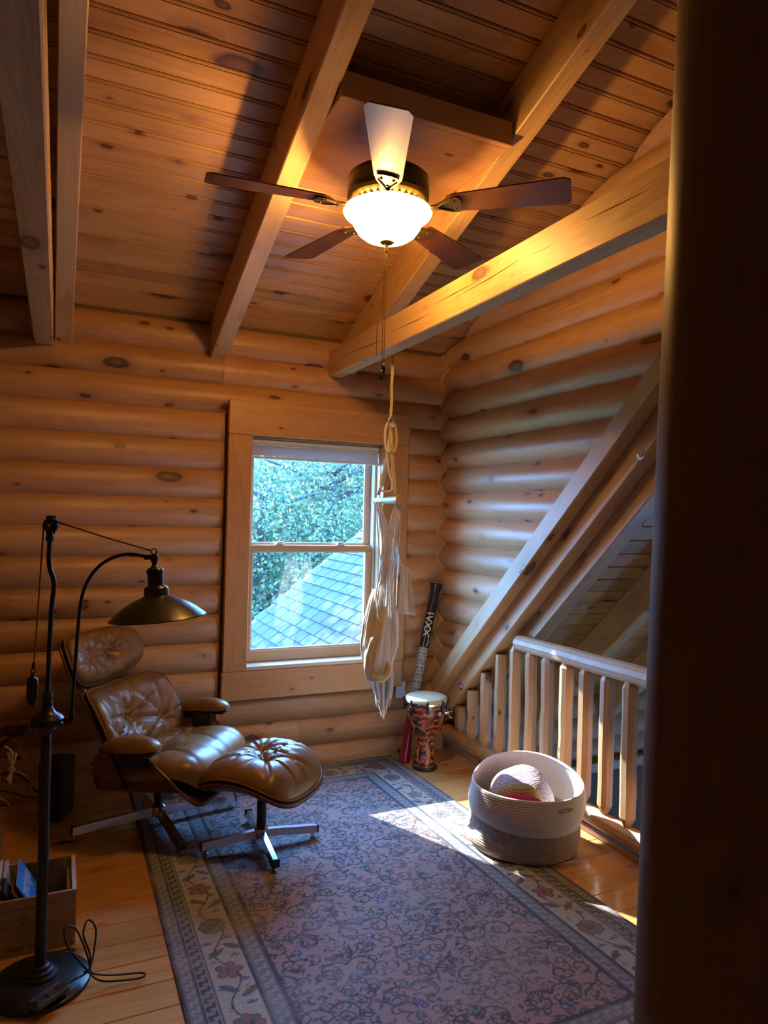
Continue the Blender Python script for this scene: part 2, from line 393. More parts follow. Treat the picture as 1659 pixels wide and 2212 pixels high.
# sheathing: region above the main-roof line
pts = [(4.6, 4.72-MS*4.6), (4.6, zc(4.6)+.05), (-.2, zc(-.2)+.05), (-.1, 4.72+MS*.1)]
wr = MB(); wr.add([(XR,a,b_) for a,b_ in pts]+[(XR+.06,a,b_) for a,b_ in pts], [(0,1,2,3),(7,6,5,4),(0,4,5,1),(1,5,6,2),(2,6,7,3),(3,7,4,0)])
wallr = struct('wall_right', wr, DARKW)
zb = .121-CH*.5 + CH*2
while zb < 4.4:
    ylim = (4.70-(zb+CH*.5))/MS
    if ylim > 4.4: zb += CH; continue
    def endf(pz, zb=zb): return 4.53 - max(.25, (4.705-(zb+pz))/MS)
    def startf(pz, zb=zb):
        z = zb+pz; ys = 4.53 if z < 2.88 else 4.5-(z-2.885)/SL
        return max(0.0, 4.53-ys)
    if startf(0) < endf(CH):
        me = log_mesh(0, 3, s=.048, end=endf, start=startf)
        link('log', me, LOGM, wallr, (XR, 4.53, zb), (0,0,-PI/2))
    zb += CH
# scalloped caulk bead down the corner
def bulge(z, z0):
    t = ((z-z0)/CH) % 1.0; h, s = CH, .048; r = (h*h/4+s*s)/(2*s); return (s-r)+math.sqrt(max(0, r*r-(t*h-h/2)**2))
pts = []
z = .5
while z < 2.90:
    pts.append((XR-bulge(z, .121-CH*.5)-.004, YW-bulge(z, .121)-.002, z)); z += .02
struct('trim_2', MB().tube(pts, .007, 6), M_CAULK)

# ---- dormer ceiling
ce = MB(); y0, y1 = 4.8, -.35
ce.add([(-2.2,y0,zc(y0)+.02),(2.66,y0,zc(y0)+.02),(2.66,y1,zc(y1)+.02),(-2.2,y1,zc(y1)+.02)]+[(-2.2,y0,zc(y0)+.1),(2.66,y0,zc(y0)+.1),(2.66,y1,zc(y1)+.1),(-2.2,y1,zc(y1)+.1)],
       [(0,1,2,3),(7,6,5,4),(0,4,5,1),(1,5,6,2),(2,6,7,3),(3,7,4,0)])
ceil = struct('ceiling', ce, DARKW)
def tg_mesh(L, W, groove=.010, bead=True):
    h = W/2; e = groove
    prof = [(-h+.0022,.02),(-h+.0022,.005),(-h+.007,0)]
    if bead: prof += [(-h+.0120,0),(-h+.0135,.006),(-h+.0165,.006),(-h+.018,0)]
    prof += [(h-.006,0),(h-.0022,.005),(h-.0022,.02)]
    V = [(x, p[0], p[1]) for x in (0, L) for p in prof]; n = len(prof)
    F = [(i, (i+1) % n, n+(i+1) % n, n+i) for i in range(n)] + [tuple(range(n-1,-1,-1)), tuple(range(n, 2*n))]
    mb = MB(); mb.add(V, F); return mb.mesh('board')
BW = .0985*1.06; me = tg_mesh(4.76, BW)
d = 0.0; Lt = (4.72-(-.3))/math.cos(AC)
while d < Lt:
    yy = 4.72 - (d+BW/2)*math.cos(AC)
    link('board', me, CEIL, ceil, (-2.15, yy, zc(yy)), (-AC, 0, 0)); d += BW

# ---- rear of the room and the far side, out of the camera's view
struct('wall_left', MB().box((-2.3,-1.4,-2.8),(-2.05,4.76,4.9)), LOGM)
struct('wall_behind', MB().box((-2.3,-1.5,-2.8),(6.4,-1.3,4.9)), LOGM)
struct('ceiling_rear', MB().add([(-2.3,-.3,4.56),(6.4,-.3,4.56),(6.4,-1.4,3.6),(-2.3,-1.4,3.6),(-2.3,-.3,4.9),(6.4,-.3,4.9),(6.4,-1.4,3.9),(-2.3,-1.4,3.9)],
       [(0,1,2,3),(7,6,5,4),(0,4,5,1),(1,5,6,2),(2,6,7,3),(3,7,4,0)]), CEIL)
wf = MB(); wf.box((6.3,-1.4,-2.8),(6.45,1.4,4.9)); wf.box((6.3,2.4,-2.8),(6.45,4.8,4.9)); wf.box((6.3,1.4,-2.8),(6.45,2.4,-1.9)); wf.box((6.3,1.4,-1.25),(6.45,2.4,4.9))
struct('wall_far', wf, LOGM)
# ---- main roof deck beyond the railing
cdk = 4.60
mr_ = MB(); a, b_ = 4.9, -.3
v = [(2.66,a,cdk-MS*a+.03),(6.4,a,cdk-MS*a+.03),(6.4,b_,cdk-MS*b_+.03),(2.66,b_,cdk-MS*b_+.03)]
mr_.add(v+[(p[0],p[1],p[2]+.12) for p in v], [(0,1,2,3),(7,6,5,4),(0,4,5,1),(1,5,6,2),(2,6,7,3),(3,7,4,0)])
roof = struct('ceiling_main', mr_, DARKW)
BW2 = .125; me = tg_mesh(3.5, BW2, bead=False)
d = 0.0; Lt = (4.7-1.0)/math.cos(AM)
while d < Lt:
    yy = 4.7-(d+BW2/2)*math.cos(AM)
    link('board', me, CEIL, roof, (2.80, yy, cdk-MS*yy), (-AM, 0, 0)); d += BW2
# ---- eave wall seen through the balusters
ew = struct('wall_eave', MB().box((2.70,4.56,-2.8),(6.4,4.76,.45)), DARKW)
EV = pine('eave_log_pine', 0, light=(.52,.36,.22), mid=(.44,.28,.16), dark=(.30,.17,.09), rough=.5, knots=.7, vary=.08)
lm = log_mesh(2.72, 6.3, h=.185, s=.035)
for q in range(4): link('log', lm, EV, ew, (0, 4.55, -.30+.185*q))
struct('trim_3', MB().box((2.72,4.45,-.36),(6.3,4.56,-.28), bev=.006), EV)

# ================================================================== TIMBERS
def slope_beam(name, x0, x1, c_lo, c_hi, ya, yb, slope, ang, m, label, cat='beam', group=None):
    """timber along the slope; c = z + slope*y of its under- and upper side, between y=ya (low end) and yb"""
    L = (ya-yb)/math.cos(ang); t = (c_hi-c_lo)*math.cos(ang)
    mb = MB().box((0, -(x1-x0)/2, 0), (L, (x1-x0)/2, t), bev=.005)
    o = mb.build(name, m)
    d = Vector((0, -math.cos(ang), math.sin(ang))); n = Vector((0, math.sin(ang), math.cos(ang))); s = n.cross(d)
    o.matrix_world = Matrix(((d.x, s.x, n.x, (x0+x1)/2), (d.y, s.y, n.y, ya), (d.z, s.z, n.z, c_lo-slope*ya), (0,0,0,1)))
    return tag(o, label, cat, group)
cl = 2.66+SL*4.5; chh = 2.905+SL*4.5
def rafter(x0, x1, label):
    o = slope_beam('rafter', x0, x1, cl, chh-.002, 4.505, -.25, SL, AC, BEAM, label, 'rafter')
    return o
rafter(-.045, .048, 'pine rafter at the left, side by side with a horizontal tie beam')
rafter(.844, .944, 'pine rafter sloping up between the tall left beams and the ceiling fan')
rafter(1.745, 1.842, 'pine rafter passing behind the ceiling fan, its foot hidden by the long tie beam')
rafter(-.95, -.855, 'rafter in the dark upper left corner')
def tie(x0, x1, y0, y1, label):
    mb = MB().box((0,-(x1-x0)/2,0),(y1-y0,(x1-x0)/2,.172), bev=.005)
    o = mb.build('tie_beam', BEAM, None, loc=((x0+x1)/2, y1, 2.628), rot=(0,0,-PI/2))
    return tag(o, label, 'beam')
tie(1.638, 1.735, .75, 4.495, 'long horizontal pine tie beam crossing below the fan to the right')
tb_ = [o for o in COL.objects if o.name.startswith('tie_beam')][-1]
def on_face(px, py, X):
    d_ = f + r1*((px-829.5)/FPX) - u1*((py-1106)/FPX); return Vector((0,0,HC))+d_*(X/d_.x)
bpy.context.view_layer.update()
for pl_ in ([(735,772),(800,745),(830,733)],[(845,717),(900,692),(930,676)],[(940,657),(985,632),(1035,606)],[(985,642),(1060,600),(1120,562)],[(1150,548),(1190,531)],[(1265,476),(1330,445),(1400,410)]):
    P_ = [tb_.matrix_world.inverted() @ on_face(x_, y_, 1.6378) for x_, y_ in pl_]
    MB().tube(P_, [.0006]+[.0022]*(len(P_)-2)+[.0006], 6).build('check_crack', mat('crack_brown', (.05,.02,.008), .9), tb_)
tie(-.150, -.052, .75, 4.495, 'horizontal pine tie beam at the far left edge')
# stair of timbers along the gable wall foot
slope_beam('sloping_trim', 2.500, 2.592, 4.64, 4.79, 4.50, 1.0, MS, AM, BEAM, 'pale sloping board laid along the foot of the log gable wall', 'trim board')
rc = slope_beam('roof_rafter', 2.593, 2.692, 4.485, 4.78, 4.50, 1.0, MS, AM, BEAM, 'bolted sloping beam directly below the pale gable trim board', 'rafter')
slope_beam('roof_rafter', 2.694, 2.805, 4.335, 4.60, 4.54, 1.0, MS, AM, BEAM, 'sloping beam just behind the bolted one, dark knot on its edge', 'rafter')
slope_beam('roof_rafter', 3.42, 3.53, 4.335, 4.60, 4.54, 1.0, MS, AM, BEAM, 'main roof rafter seen beyond the railing, right of the doubled beams', 'rafter')
slope_beam('roof_rafter', 4.14, 4.25, 4.335, 4.60, 4.54, 1.0, MS, AM, BEAM, 'farthest main roof rafter, dark beyond the railing', 'rafter')
def bolt(y, z, label):
    t = thing('carriage_bolt', label, 'bolt', (2.5925, y, z)); M = Matrix.Rotation(-PI/2, 4, 'Y')
    MB().lathe([(.0,.0),(.026,.0),(.026,.003),(.0,.003)], 24, M).build('washer', M_STEEL, t, auto=40)
    MB().lathe([(.013,.003),(.013,.011),(.007,.013),(.007,.020),(.0,.021)], 6, M).build('nut', M_STEEL, t)
bolt(2.60, 2.03, 'galvanised bolt and washer high on the sloping beam')
bolt(4.22, .515, 'galvanised bolt and washer low on the sloping beam near the drum')
# fan mounting box between two rafters
t = thing('fan_mounting_box', 'boxed pine platform between two rafters that carries the ceiling fan', 'mounting box', (1.3445, 2.55, 3.31))
MB().box((-.398,-.02,0),(.398,.012,.105), bev=.003).build('front_board', CASX, t)
MB().box((-.398,.012,0),(.398,.70,.024), bev=.003).build('bottom_board', CASX, t)
for s in (-1, 1):
    MB().box((s*.386-.010,.012,.024),(s*.386+.010,.40,.105), bev=.002).build('side_cleat', CASX, t)
# foreground post
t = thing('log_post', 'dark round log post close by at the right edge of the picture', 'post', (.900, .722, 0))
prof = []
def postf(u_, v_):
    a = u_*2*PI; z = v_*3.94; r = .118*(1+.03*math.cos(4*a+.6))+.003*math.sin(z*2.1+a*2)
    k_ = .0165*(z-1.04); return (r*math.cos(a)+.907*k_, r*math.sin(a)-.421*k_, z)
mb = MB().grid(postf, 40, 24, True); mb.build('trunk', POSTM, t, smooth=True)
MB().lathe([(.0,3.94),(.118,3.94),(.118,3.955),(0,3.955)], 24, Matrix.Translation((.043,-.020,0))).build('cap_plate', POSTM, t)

# ================================================================== WINDOW
win = struct('window_1', MB().box((WX0,4.50,WZ0-.03),(WX1,4.74,WZ0)), CASX)       # stool board
w_ = win
def wpart(name, a, b_, m, bev=.003, par=None): return MB().box(a, b_, bev=bev).build(name, m, par or w_)
CY0, CY1 = 4.448, 4.50
wpart('casing_head', (CX0,CY0,2.193),(CX1+.004,CY1,CZ1), CASX, .004)
wpart('casing_side', (CX0+.002,CY0+.002,.672),(1.122,CY1,2.192), CASZ, .004)
wpart('casing_side', (2.056,CY0+.002,.672),(CX1,CY1,2.192), CASZ, .004)
wpart('casing_apron', (CX0-.004,CY0,CZ0),(CX1-.01,CY1,.671), CASX, .004)
wpart('casing_backing', (CX0+.01,CY1,CZ0+.01),(1.10,YW,CZ1-.01), DARKW); wpart('casing_backing', (2.07,CY1,CZ0+.01),(CX1-.01,YW,CZ1-.01), DARKW)
wpart('jamb', (WX0,CY1,WZ0),(1.118,4.76,WZ1), SASHM); wpart('jamb', (2.052,CY1,WZ0),(WX1,4.76,WZ1), SASHM); wpart('head_jamb', (WX0,CY1,2.178),(WX1,4.76,WZ1), SASHM)
wpart('sill', (1.118,4.455,.672),(2.052,4.78,.700), mat('sill_gloss', (.62,.52,.40), .22, coat=.4), .004)
wpart('jamb_liner', (2.036,4.56,.70),(2.052,4.70,2.178), M_WHITE, .002); wpart('jamb_liner', (1.118,4.56,.70),(1.134,4.70,2.178), M_WHITE, .002)
def sash(name, y0, y1, z0, z1, st, rb, rt):
    s = wpart(name, (1.134,y0,z0),(2.036,y1,z0+rb), SASHM, .004)
    wpart('rail', (1.134,y0,z1-rt),(2.036,y1,z1), SASHM, .004, s)
    for a, b_ in ((1.134,1.134+st),(2.036-st,2.036)): wpart('stile', (a,y0,z0+rb),(b_,y1,z1-rt), SASHM, .004, s)
    ym = (y0+y1)/2
    MB().box((1.134+st,ym-.003,z0+rb),(2.036-st,ym+.003,z1-rt)).build('glass_pane', M_GLASS, s)
    for a, b_ in (((1.134+st,ym-.012,z0+rb),(2.036-st,ym-.004,z0+rb+.010)), ((1.134+st,ym-.012,z1-rt-.008),(2.036-st,ym-.004,z1-rt))):
        wpart('glazing_bead', a, b_, M_WHITE, .002, s)
    for a in (1.134+st, 2.036-st-.007): wpart('glazing_bead', (a,ym-.012,z0+rb+.010),(a+.007,ym-.004,z1-rt-.008), M_WHITE, .002, s)
    return s
sash('lower_sash', 4.575, 4.615, .702, 1.478, .040, .075, .042)
sash('upper_sash', 4.622, 4.660, 1.450, 2.176, .040, .036, .045)
for x in (1.36, 1.80):
    o = wpart('sash_lock', (x-.028,4.578,1.478),(x+.028,4.612,1.490), M_WHITE, .004)
    MB().tube([(x-.02,4.59,1.494),(x+.025,4.586,1.497)], .006, 8).build('lock_lever', M_WHITE, o, smooth=True)
# blind
t = thing('window_blind', 'pale grey pleated shade pulled up under the window head', 'blind', (1.585, 4.535, 2.05))
MB().box((-.462,-.022,.098),(.462,.022,.126), bev=.004).build('headrail', M_WHITE, t)
MB().box((-.462,-.018,.083),(.462,.018,.095), bev=.003).build('middle_rail', M_WHITE, t)
for k in range(6): MB().box((-.460,-.004,.018+.0108*k),(.460,.004,.018+.0108*k+.0106), bev=.0015).build('pleat', M_BLIND, t)
MB().box((-.462,-.018,.0),(.462,.018,.016), bev=.003).build('bottom_rail', M_WHITE, t)
M_CLEAR = glass_mat('clear_tab', (.85,.88,.9), 2.0)
for z in (.088, .008):
    MB().tube([(.022*math.cos(a)-.02, -.026, z+.011*math.sin(a)) for a in np.linspace(0, 2*PI, 20, endpoint=False)], .0025, 6, True).build('pull_tab', M_CLEAR, t, smooth=True)

# ================================================================== RAILING
t = thing('railing', 'peeled log railing with pointed balusters along the loft edge', 'railing', (2.645, 4.35, 0))
def logtube(p0, p1, r, n=10, wob=.004, seed=1, segs=14, endr=.8):
    R = random.Random(seed); P = []; rr = []
    for i in range(segs+1):
        q = i/segs; v = Vector(p0).lerp(Vector(p1), q) + Vector((R.uniform(-wob,wob), 0, R.uniform(-wob,wob)))
        P.append(v); rr.append(r*(1+R.uniform(-.05,.05)))
    mb = MB(); d = (P[-1]-P[0]).normalized()
    P = [P[0]-d*.012] + P + [P[-1]+d*.012]; rr = [r*endr*.75] + rr + [r*endr*.75]
    return mb.tube(P, rr, n)
logtube((0,-.72,.920),(0,-3.6,.955), .050, 12, .004, 3, 18).build('top_rail', RAILX, t, auto=25)
logtube((.0,.15,.118),(0,-3.6,.118), .050, 12, .003, 5, 18).build('bottom_rail', RAILX, t, auto=25)
for i in range(15):
    yb = -.04 - .1625*i; Y = 4.35+yb
    ztop = min(.905, 4.485-MS*(Y+.03)-.004)
    R = random.Random(40+i); r = .041*(1+R.uniform(-.06,.06)); n = R.choice((8,9,10)); ph = R.uniform(0, 1)
    zs = [(.155,.4),(.205,1.0)]; z0, z1 = .205, ztop-(.045 if ztop > .90 else .012)
    for q in (.2,.4,.6,.8): zs.append((z0+(z1-z0)*q, 1+R.uniform(-.05,.05)))
    zs += [(z1,1.0),(ztop,.42 if ztop > .90 else .9)]
    mb = MB(); V = []; F = []
    ox = 0; oy = 0
    for j, (z, s) in enumerate(zs):
        if 1 < j < len(zs)-2: ox = R.uniform(-.003,.003); oy = R.uniform(-.003,.003)
        for kk in range(n):
            a = 2*PI*(kk+ph)/n; fr = 1+.06*math.sin(kk*2.3+i)
            V.append((ox+r*s*fr*math.cos(a), yb+oy+r*s*fr*math.sin(a), z))
    for j in range(len(zs)-1):
        for kk in range(n):
            l = (kk+1) % n; F.append((j*n+kk, j*n+l, (j+1)*n+l, (j+1)*n+kk))
    F += [tuple(range(n-1,-1,-1)), tuple((len(zs)-1)*n+kk for kk in range(n))]
    mb.add(V, F); mb.build('baluster', RAILM, t, auto=22)

# ================================================================== CEILING FAN
FX, FY = 1.22, 2.67
fan = thing('ceiling_fan', 'five-blade ceiling fan with walnut blades, bronze motor and lit frosted glass bowl', 'ceiling fan', (FX, FY, 2.26))
Z0 = 2.26
def fz(z): return z-Z0
MB().lathe([(0,fz(3.31)),(.075,fz(3.31)),(.075,fz(3.285)),(.055,fz(3.25)),(.03,fz(3.235)),(0,fz(3.235))], 32).build('canopy', M_FANB, fan, auto=40)
MB().lathe([(.013,fz(3.10)),(.013,fz(3.25))], 16).build('downrod', M_FANB, fan, auto=40)
MB().lathe([(0,fz(3.135)),(.06,fz(3.135)),(.10,fz(3.13)),(.150,fz(3.122)),(.168,fz(3.108)),(.172,fz(3.09)),(.172,fz(3.045)),(.168,fz(3.035)),(.172,fz(3.025)),(.165,fz(3.013))][::-1], 48, capb=False).build('motor_housing', M_FANB, fan, auto=40)
MB().lathe([(.165,fz(3.013)),(.155,fz(3.004)),(.105,fz(2.996)),(.098,fz(2.985)),(.075,fz(2.983)),(.070,fz(2.965)),(0,fz(2.965))][::-1], 48).build('vent_plate', M_FANB, fan, auto=40)
sl_ = MB()
for k in range(30):
    a = 2*PI*k/30
    M = Matrix.Rotation(a, 4, 'Z')
    sl_.box((.112,-.004,fz(2.9925)),(.150,.004,fz(2.9985)), M)
tag(sl_.build('vent_slots', M_BLACK, fan), kind='stuff')
MB().lathe([(.0,fz(2.965)),(.065,fz(2.965)),(.068,fz(2.955)),(.045,fz(2.94)),(0,fz(2.94))][::-1], 32).build('light_fitter', M_FANB, fan, auto=40)
def blade_mat():
    return pine('blade_walnut', 0, light=(.17,.065,.045), mid=(.12,.042,.03), dark=(.07,.024,.018), rough=.30, knots=0, coat=.25, vary=.04)
M_BLADE = blade_mat()
def blade_mesh():
    n = 22; top = []; r0_, r1_ = .235, .745
    outl = []
    for i in range(n+1):
        q = i/n; x = r0_+(r1_-r0_)*q; hw = .052+.031*q
        if q < .10: hw *= math.sqrt(max(0,1-((.10-q)/.10)**2))*.85+.15
        if q > .93: hw *= 1-.22*((q-.93)/.07)**3
        outl.append((x, hw))
    V = [];
    for z in (-.003, .003):
        V += [(x, -h, z) for x, h in outl] + [(x, h, z) for x, h in outl]
    m = n+1; F = []
    for i in range(n):
        F.append((i, m+i, m+i+1, i+1)); F.append((2*m+i, 2*m+i+1, 3*m+i+1, 3*m+i))
        F.append((i, i+1, 2*m+i+1, 2*m+i)); F.append((m+i, 3*m+i, 3*m+i+1, m+i+1))
    F.append((0, 2*m, 3*m, m)); F.append((n, m+n, 3*m+n, 2*m+n))
    mb = MB(); mb.add(V, F, Matrix.Rotation(math.radians(-11), 4, 'X')); return mb.mesh('blade')
def iron_mesh():
    mb = MB()
    mb.tube([(.095,0,.012),(.14,0,.002),(.18,0,-.012),(.22,0,-.013)], [.012,.010,.010,.012], 8)
    V = []; F = []; n = 16
    for i in range(n+1):
        q = i/n; x = .20+.115*q; hw = .010+.038*math.sin(min(1, q*1.05)*PI*.62)**1.2 * (1 if q < .85 else math.sqrt(max(0.02, 1-((q-.85)/.15)**2)))
        V += [(x,-hw,-.012),(x,hw,-.012),(x,-hw*.9,-.006),(x,hw*.9,-.006)]
    for i in range(n):
        a = 4*i; b_ = a+4; F += [(a,a+1,b_+1,b_),(a+2,b_+2,b_+3,a+3),(a,b_,b_+2,a+2),(a+1,a+3,b_+3,b_+1)]
    F += [(0,2,3,1),(4*n,4*n+1,4*n+3,4*n+2)]
    M = Matrix.Rotation(math.radians(-11), 4, 'X'); mb.add(V, F, M)
    for (x, yv) in ((.235,.0),(.285,.024),(.285,-.024)): mb.lathe([(0,-.017),(.005,-.016),(.006,-.012),(.006,-.010)], 8, M @ Matrix.Translation((x,yv,0)))
    for sgn in (-1,1): mb.tube([(.205,0,-.015),(.24,sgn*.018,-.015),(.275,sgn*.036,-.014)], .003, 6, M=M)
    return mb.mesh('blade_iron', True)
bm_, im_ = blade_mesh(), iron_mesh()
im_.set_sharp_from_angle(angle=math.radians(40))
for ang in (174, 102.5, 31, -41.5, -115):
    b = link('blade', bm_, M_BLADE, fan, (0,0,fz(2.982)), (0,0,math.radians(ang)))
    link('blade_iron', im_, M_FANB, b)
# frosted bowl
def bowl_mat():
    m = bpy.data.materials.new('frosted_bowl'); m.use_nodes = True; n = m.node_tree; n.nodes.clear(); L = n.links.new
    out = n.nodes.new('ShaderNodeOutputMaterial'); tl = n.nodes.new('ShaderNodeBsdfTranslucent'); tr = n.nodes.new('ShaderNodeBsdfTransparent')
    df = n.nodes.new('ShaderNodeBsdfDiffuse'); tl.inputs[0].default_value = (.95,.86,.66,1); df.inputs[0].default_value = (.85,.74,.52,1); tr.inputs[0].default_value = (1,.95,.85,1)
    m1 = n.nodes.new('ShaderNodeMixShader'); m1.inputs[0].default_value = .35; L(tl.outputs[0], m1.inputs[1]); L(df.outputs[0], m1.inputs[2])
    m2 = n.nodes.new('ShaderNodeMixShader'); m2.inputs[0].default_value = .30; L(m1.outputs[0], m2.inputs[1]); L(tr.outputs[0], m2.inputs[2]); L(m2.outputs[0], out.inputs[0])
    return m
bp_ = [(.0,2.842),(.03,2.842),(.065,2.848),(.095,2.860),(.12,2.878),(.136,2.900),(.147,2.922),(.158,2.938),(.172,2.948),(.182,2.956),(.187,2.966),(.184,2.972)]
MB().lathe([(r, fz(z)) for r, z in bp_], 56, capt=False).build('glass_bowl', bowl_mat(), fan, smooth=True)
MB().lathe([(.0,2.800),(.004,2.801),(.0065,2.806),(.005,2.812),(.008,2.815),(.005,2.819),(.009,2.823),(.006,2.828),(.012,2.832),(.026,2.838),(.032,2.8425),(.0,2.846)], 24).build('finial', M_FANB, fan, smooth=True, loc=(0,0,-Z0))
bulbm = bpy.data.materials.new('bulb_glow'); bulbm.use_nodes = True
bn = bulbm.node_tree; bn.nodes.clear(); bo = bn.nodes.new('ShaderNodeOutputMaterial'); be = bn.nodes.new('ShaderNodeEmission'); be.inputs[0].default_value = (1,.72,.36,1); be.inputs[1].default_value = 30; bn.links.new(be.outputs[0], bo.inputs[0])
for sx, sy, pw_ in ((-.062,.012,1.22),(.050,-.012,.86)):
    ld = bpy.data.lights.new('fan_bulb_light', 'POINT'); ld.energy = FAN_WATTS*pw_; ld.color = (1.0, .54, .15); ld.shadow_soft_size = .022
    lo = bpy.data.objects.new('fan_bulb_light', ld); COL.objects.link(lo); lo.parent = fan; lo.location = (sx, sy, fz(2.905))
def chain(x, y, z0, z1, name):
    c = MB(); z = z0
    while z > z1:
        c.lathe([(0,z-.0021),(.0018,z-.0012),(.0018,z+.0012),(0,z+.0021)], 6, Matrix.Translation((x,y,0))); z -= .0052
    c.tube([(x,y,z0),(x,y,z1)], .0006, 4)
    o = c.build(name, M_FANB, fan); o.location = (0,0,-Z0)
    fo = MB().lathe([(0,z1-.044),(.004,z1-.043),(.0065,z1-.036),(.0075,z1-.018),(.006,z1-.006),(.003,z1)], 14, Matrix.Translation((x,y,0))).build('fob', M_BLACK, o, smooth=True)
chain(-.012, -.006, 2.83, 2.305, 'pull_chain'); chain(.002, .004, 2.80, 2.335, 'pull_chain')

# ================================================================== HANGING CHAIR
hx, hy = 1.735, 3.68
h = thing('hammock_chair', 'cream cotton hammock chair hanging bunched up in front of the window', 'hammock chair', (hx, hy, .50))
def P(x, y, z): return (x, y, z-.50)
def ribbon(pts, w, t=.003, ax=(1,0,0)):
    mb = MB(); A = Vector(ax); V = []; F = []
    for p in pts:
        p = Vector(p)
        V += [p-A*w/2, p+A*w/2, p+A*w/2+Vector((0,t,0)), p-A*w/2+Vector((0,t,0))]
    for i in range(len(pts)-1):
        a = 4*i; b_ = a+4
        for q in range(4): F.append((a+q, a+(q+1) % 4, b_+(q+1) % 4, b_+q))
    F += [(0,3,2,1), tuple(4*(len(pts)-1)+q for q in range(4))]
    return mb.add(V, F)
# loop round the tie beam + strap down
MB().tube([(-.102,0,2.123),(-.102,0,2.305),(.005,0,2.305),(.005,0,2.123)], .0018, 6, True).build('beam_loop', M_IRON, h)
ribbon(bez([(.002,0,2.118),(.006,.003,2.03),(.001,0,1.95),(.004,0,1.86),(.0,0,1.76)], 5), .017, .004).build('hanging_strap', M_STRAP, h)
ring = [(.001+.017*math.cos(a), -.004, 1.735+.032*math.sin(a)) for a in np.linspace(0, 2*PI, 24, endpoint=False)]
MB().tube(ring, .0055, 8, True).build('carabiner', M_STEEL, h, smooth=True)
for dx, ph in ((.020,0),(-.014,1)):
    lp = [(dx+.022*math.cos(a), .006*math.sin(a+ph), 1.65+.085*math.sin(a)) for a in np.linspace(0, 2*PI, 28, endpoint=False)]
    MB().tube(lp, .0075, 8, True).build('knot_loop', M_ROPE if ph else M_STRAP, h, smooth=True)
# spreader bar, pointing at the camera
vdir = Vector((.36,.93,0)).normalized()
b0 = Vector((.052,-.03,1.292))-vdir*.02; b1 = Vector((-.036,.05,1.288))+vdir*.40
MB().tube([b0, b1], .021, 20).build('spreader_bar', PY, h, auto=40)
for a, e, rr in ((.004,b0+Vector((-.006,.04,.03)),.009),(-.002,b1+Vector((0,-.04,.03)),.006),):
    ribbon(bez([(a,0,1.66),(a*.5+e.x*.5,e.y*.4,1.48),(e.x,e.y,1.325)], 8), .022).build('bar_strap', M_STRAP, h)
MB().tube(bez([(-.006,.0,1.64),(-.035,.0,1.47),(-.055,-.005,1.40),(-.052,-.01,1.345),(-.02,-.012,1.335),(.012,-.012,1.345),(.016,-.01,1.39),(-.004,-.006,1.45),(-.022,0,1.56)], 8), .0065, 8).build('trapeze_cord', M_ROPE, h, smooth=True)
wr_ = MB()
for k in range(6):
    c = b0+vdir*(.022+.012*k); ring = [(c.x+.0235*math.cos(a), c.y, c.z+.0235*math.sin(a)) for a in np.linspace(0,2*PI,14,endpoint=False)]
    wr_.tube(ring, .004, 6, True)
tag(wr_.build('bar_wrapping', M_STRAP, h, smooth=True), kind='stuff')
# cords from the bar down to the cloth
R = random.Random(5); cb = MB()
for k in range(46):
    side = k % 2; s = b0+vdir*(.03+R.uniform(0,.03)) if side == 0 else b1-vdir*(.33+R.uniform(0,.05))
    s = s+Vector((R.uniform(-.02,.02),0,-.015))
    tx = R.uniform(-.075,.06); e = (tx, R.uniform(-.05,.05), R.uniform(.48,.62)+abs(tx)*.4)
    m1 = (s.x*.55+tx*.2+R.uniform(-.018,.018), R.uniform(-.03,.03), 1.05+R.uniform(-.1,.1)); m2 = (tx*.75+R.uniform(-.012,.012), R.uniform(-.03,.03), .80)
    cb.tube(bez([s, m1, m2, e], 5), R.uniform(.0022,.0040), 5)
for k in range(12):
    s = Vector((.03,0,.98)); e = (.10+R.uniform(-.03,.03), R.uniform(-.03,.03), .90-R.uniform(0,.05)-.04)
    cb.tube(bez([(.035+R.uniform(-.01,.01),0,1.10), (.07,R.uniform(-.02,.02),.97), e], 5), .003, 5)
tag(cb.build('suspension_cords', M_ROPE, h, smooth=True), kind='stuff')
def cloth_bag(cx, cy, zs, nple, ph, amp, nu=72):
    """pleated hanging bundle: zs = [(z, rx, ry, dx)]"""
    mb = MB()
    zz = [q[0] for q in zs]
    def fn(u_, v_):
        z = zz[0]+(zz[-1]-zz[0])*v_
        q = [np.interp(-z, [-t_ for t_ in zz], [t_[j] for t_ in zs]) for j in range(4)]
        a = 2*PI*u_; pl_ = 1+amp*math.sin(nple*a+ph+3*v_)+amp*.5*math.sin((nple*2+1)*a+1.3)
        return (cx+q[3]+q[1]*pl_*math.cos(a), cy+q[2]*pl_*math.sin(a), z+.012*math.sin(3*a+ph))
    return mb.grid(fn, nu, 34, True)
cloth_bag(-.03, .0, [(.66,.012,.012,.02),(.60,.04,.035,.01),(.50,.062,.05,-.005),(.40,.075,.055,-.015),(.31,.072,.05,-.02),(.262,.05,.035,-.03),(.25,.004,.004,-.03)], 7, .4, .07).build('seat_pouch', M_CLOTH, h, smooth=True)
cloth_bag(-.045, .05, [(.76,.01,.01,-.005),(.70,.03,.03,-.01),(.58,.042,.035,-.025),(.45,.05,.04,-.03),(.36,.04,.03,-.03),(.33,.004,.004,-.02)], 6, 1.4, .08).build('seat_fold', M_CLOTH, h, smooth=True)
cloth_bag(.035, .03, [(.80,.01,.01,.0),(.72,.022,.03,.005),(.58,.035,.045,.02),(.44,.04,.05,.02),(.33,.03,.035,.0),(.30,.004,.004,-.01)], 6, 2.4, .08).build('seat_fold', M_CLOTH, h, smooth=True)
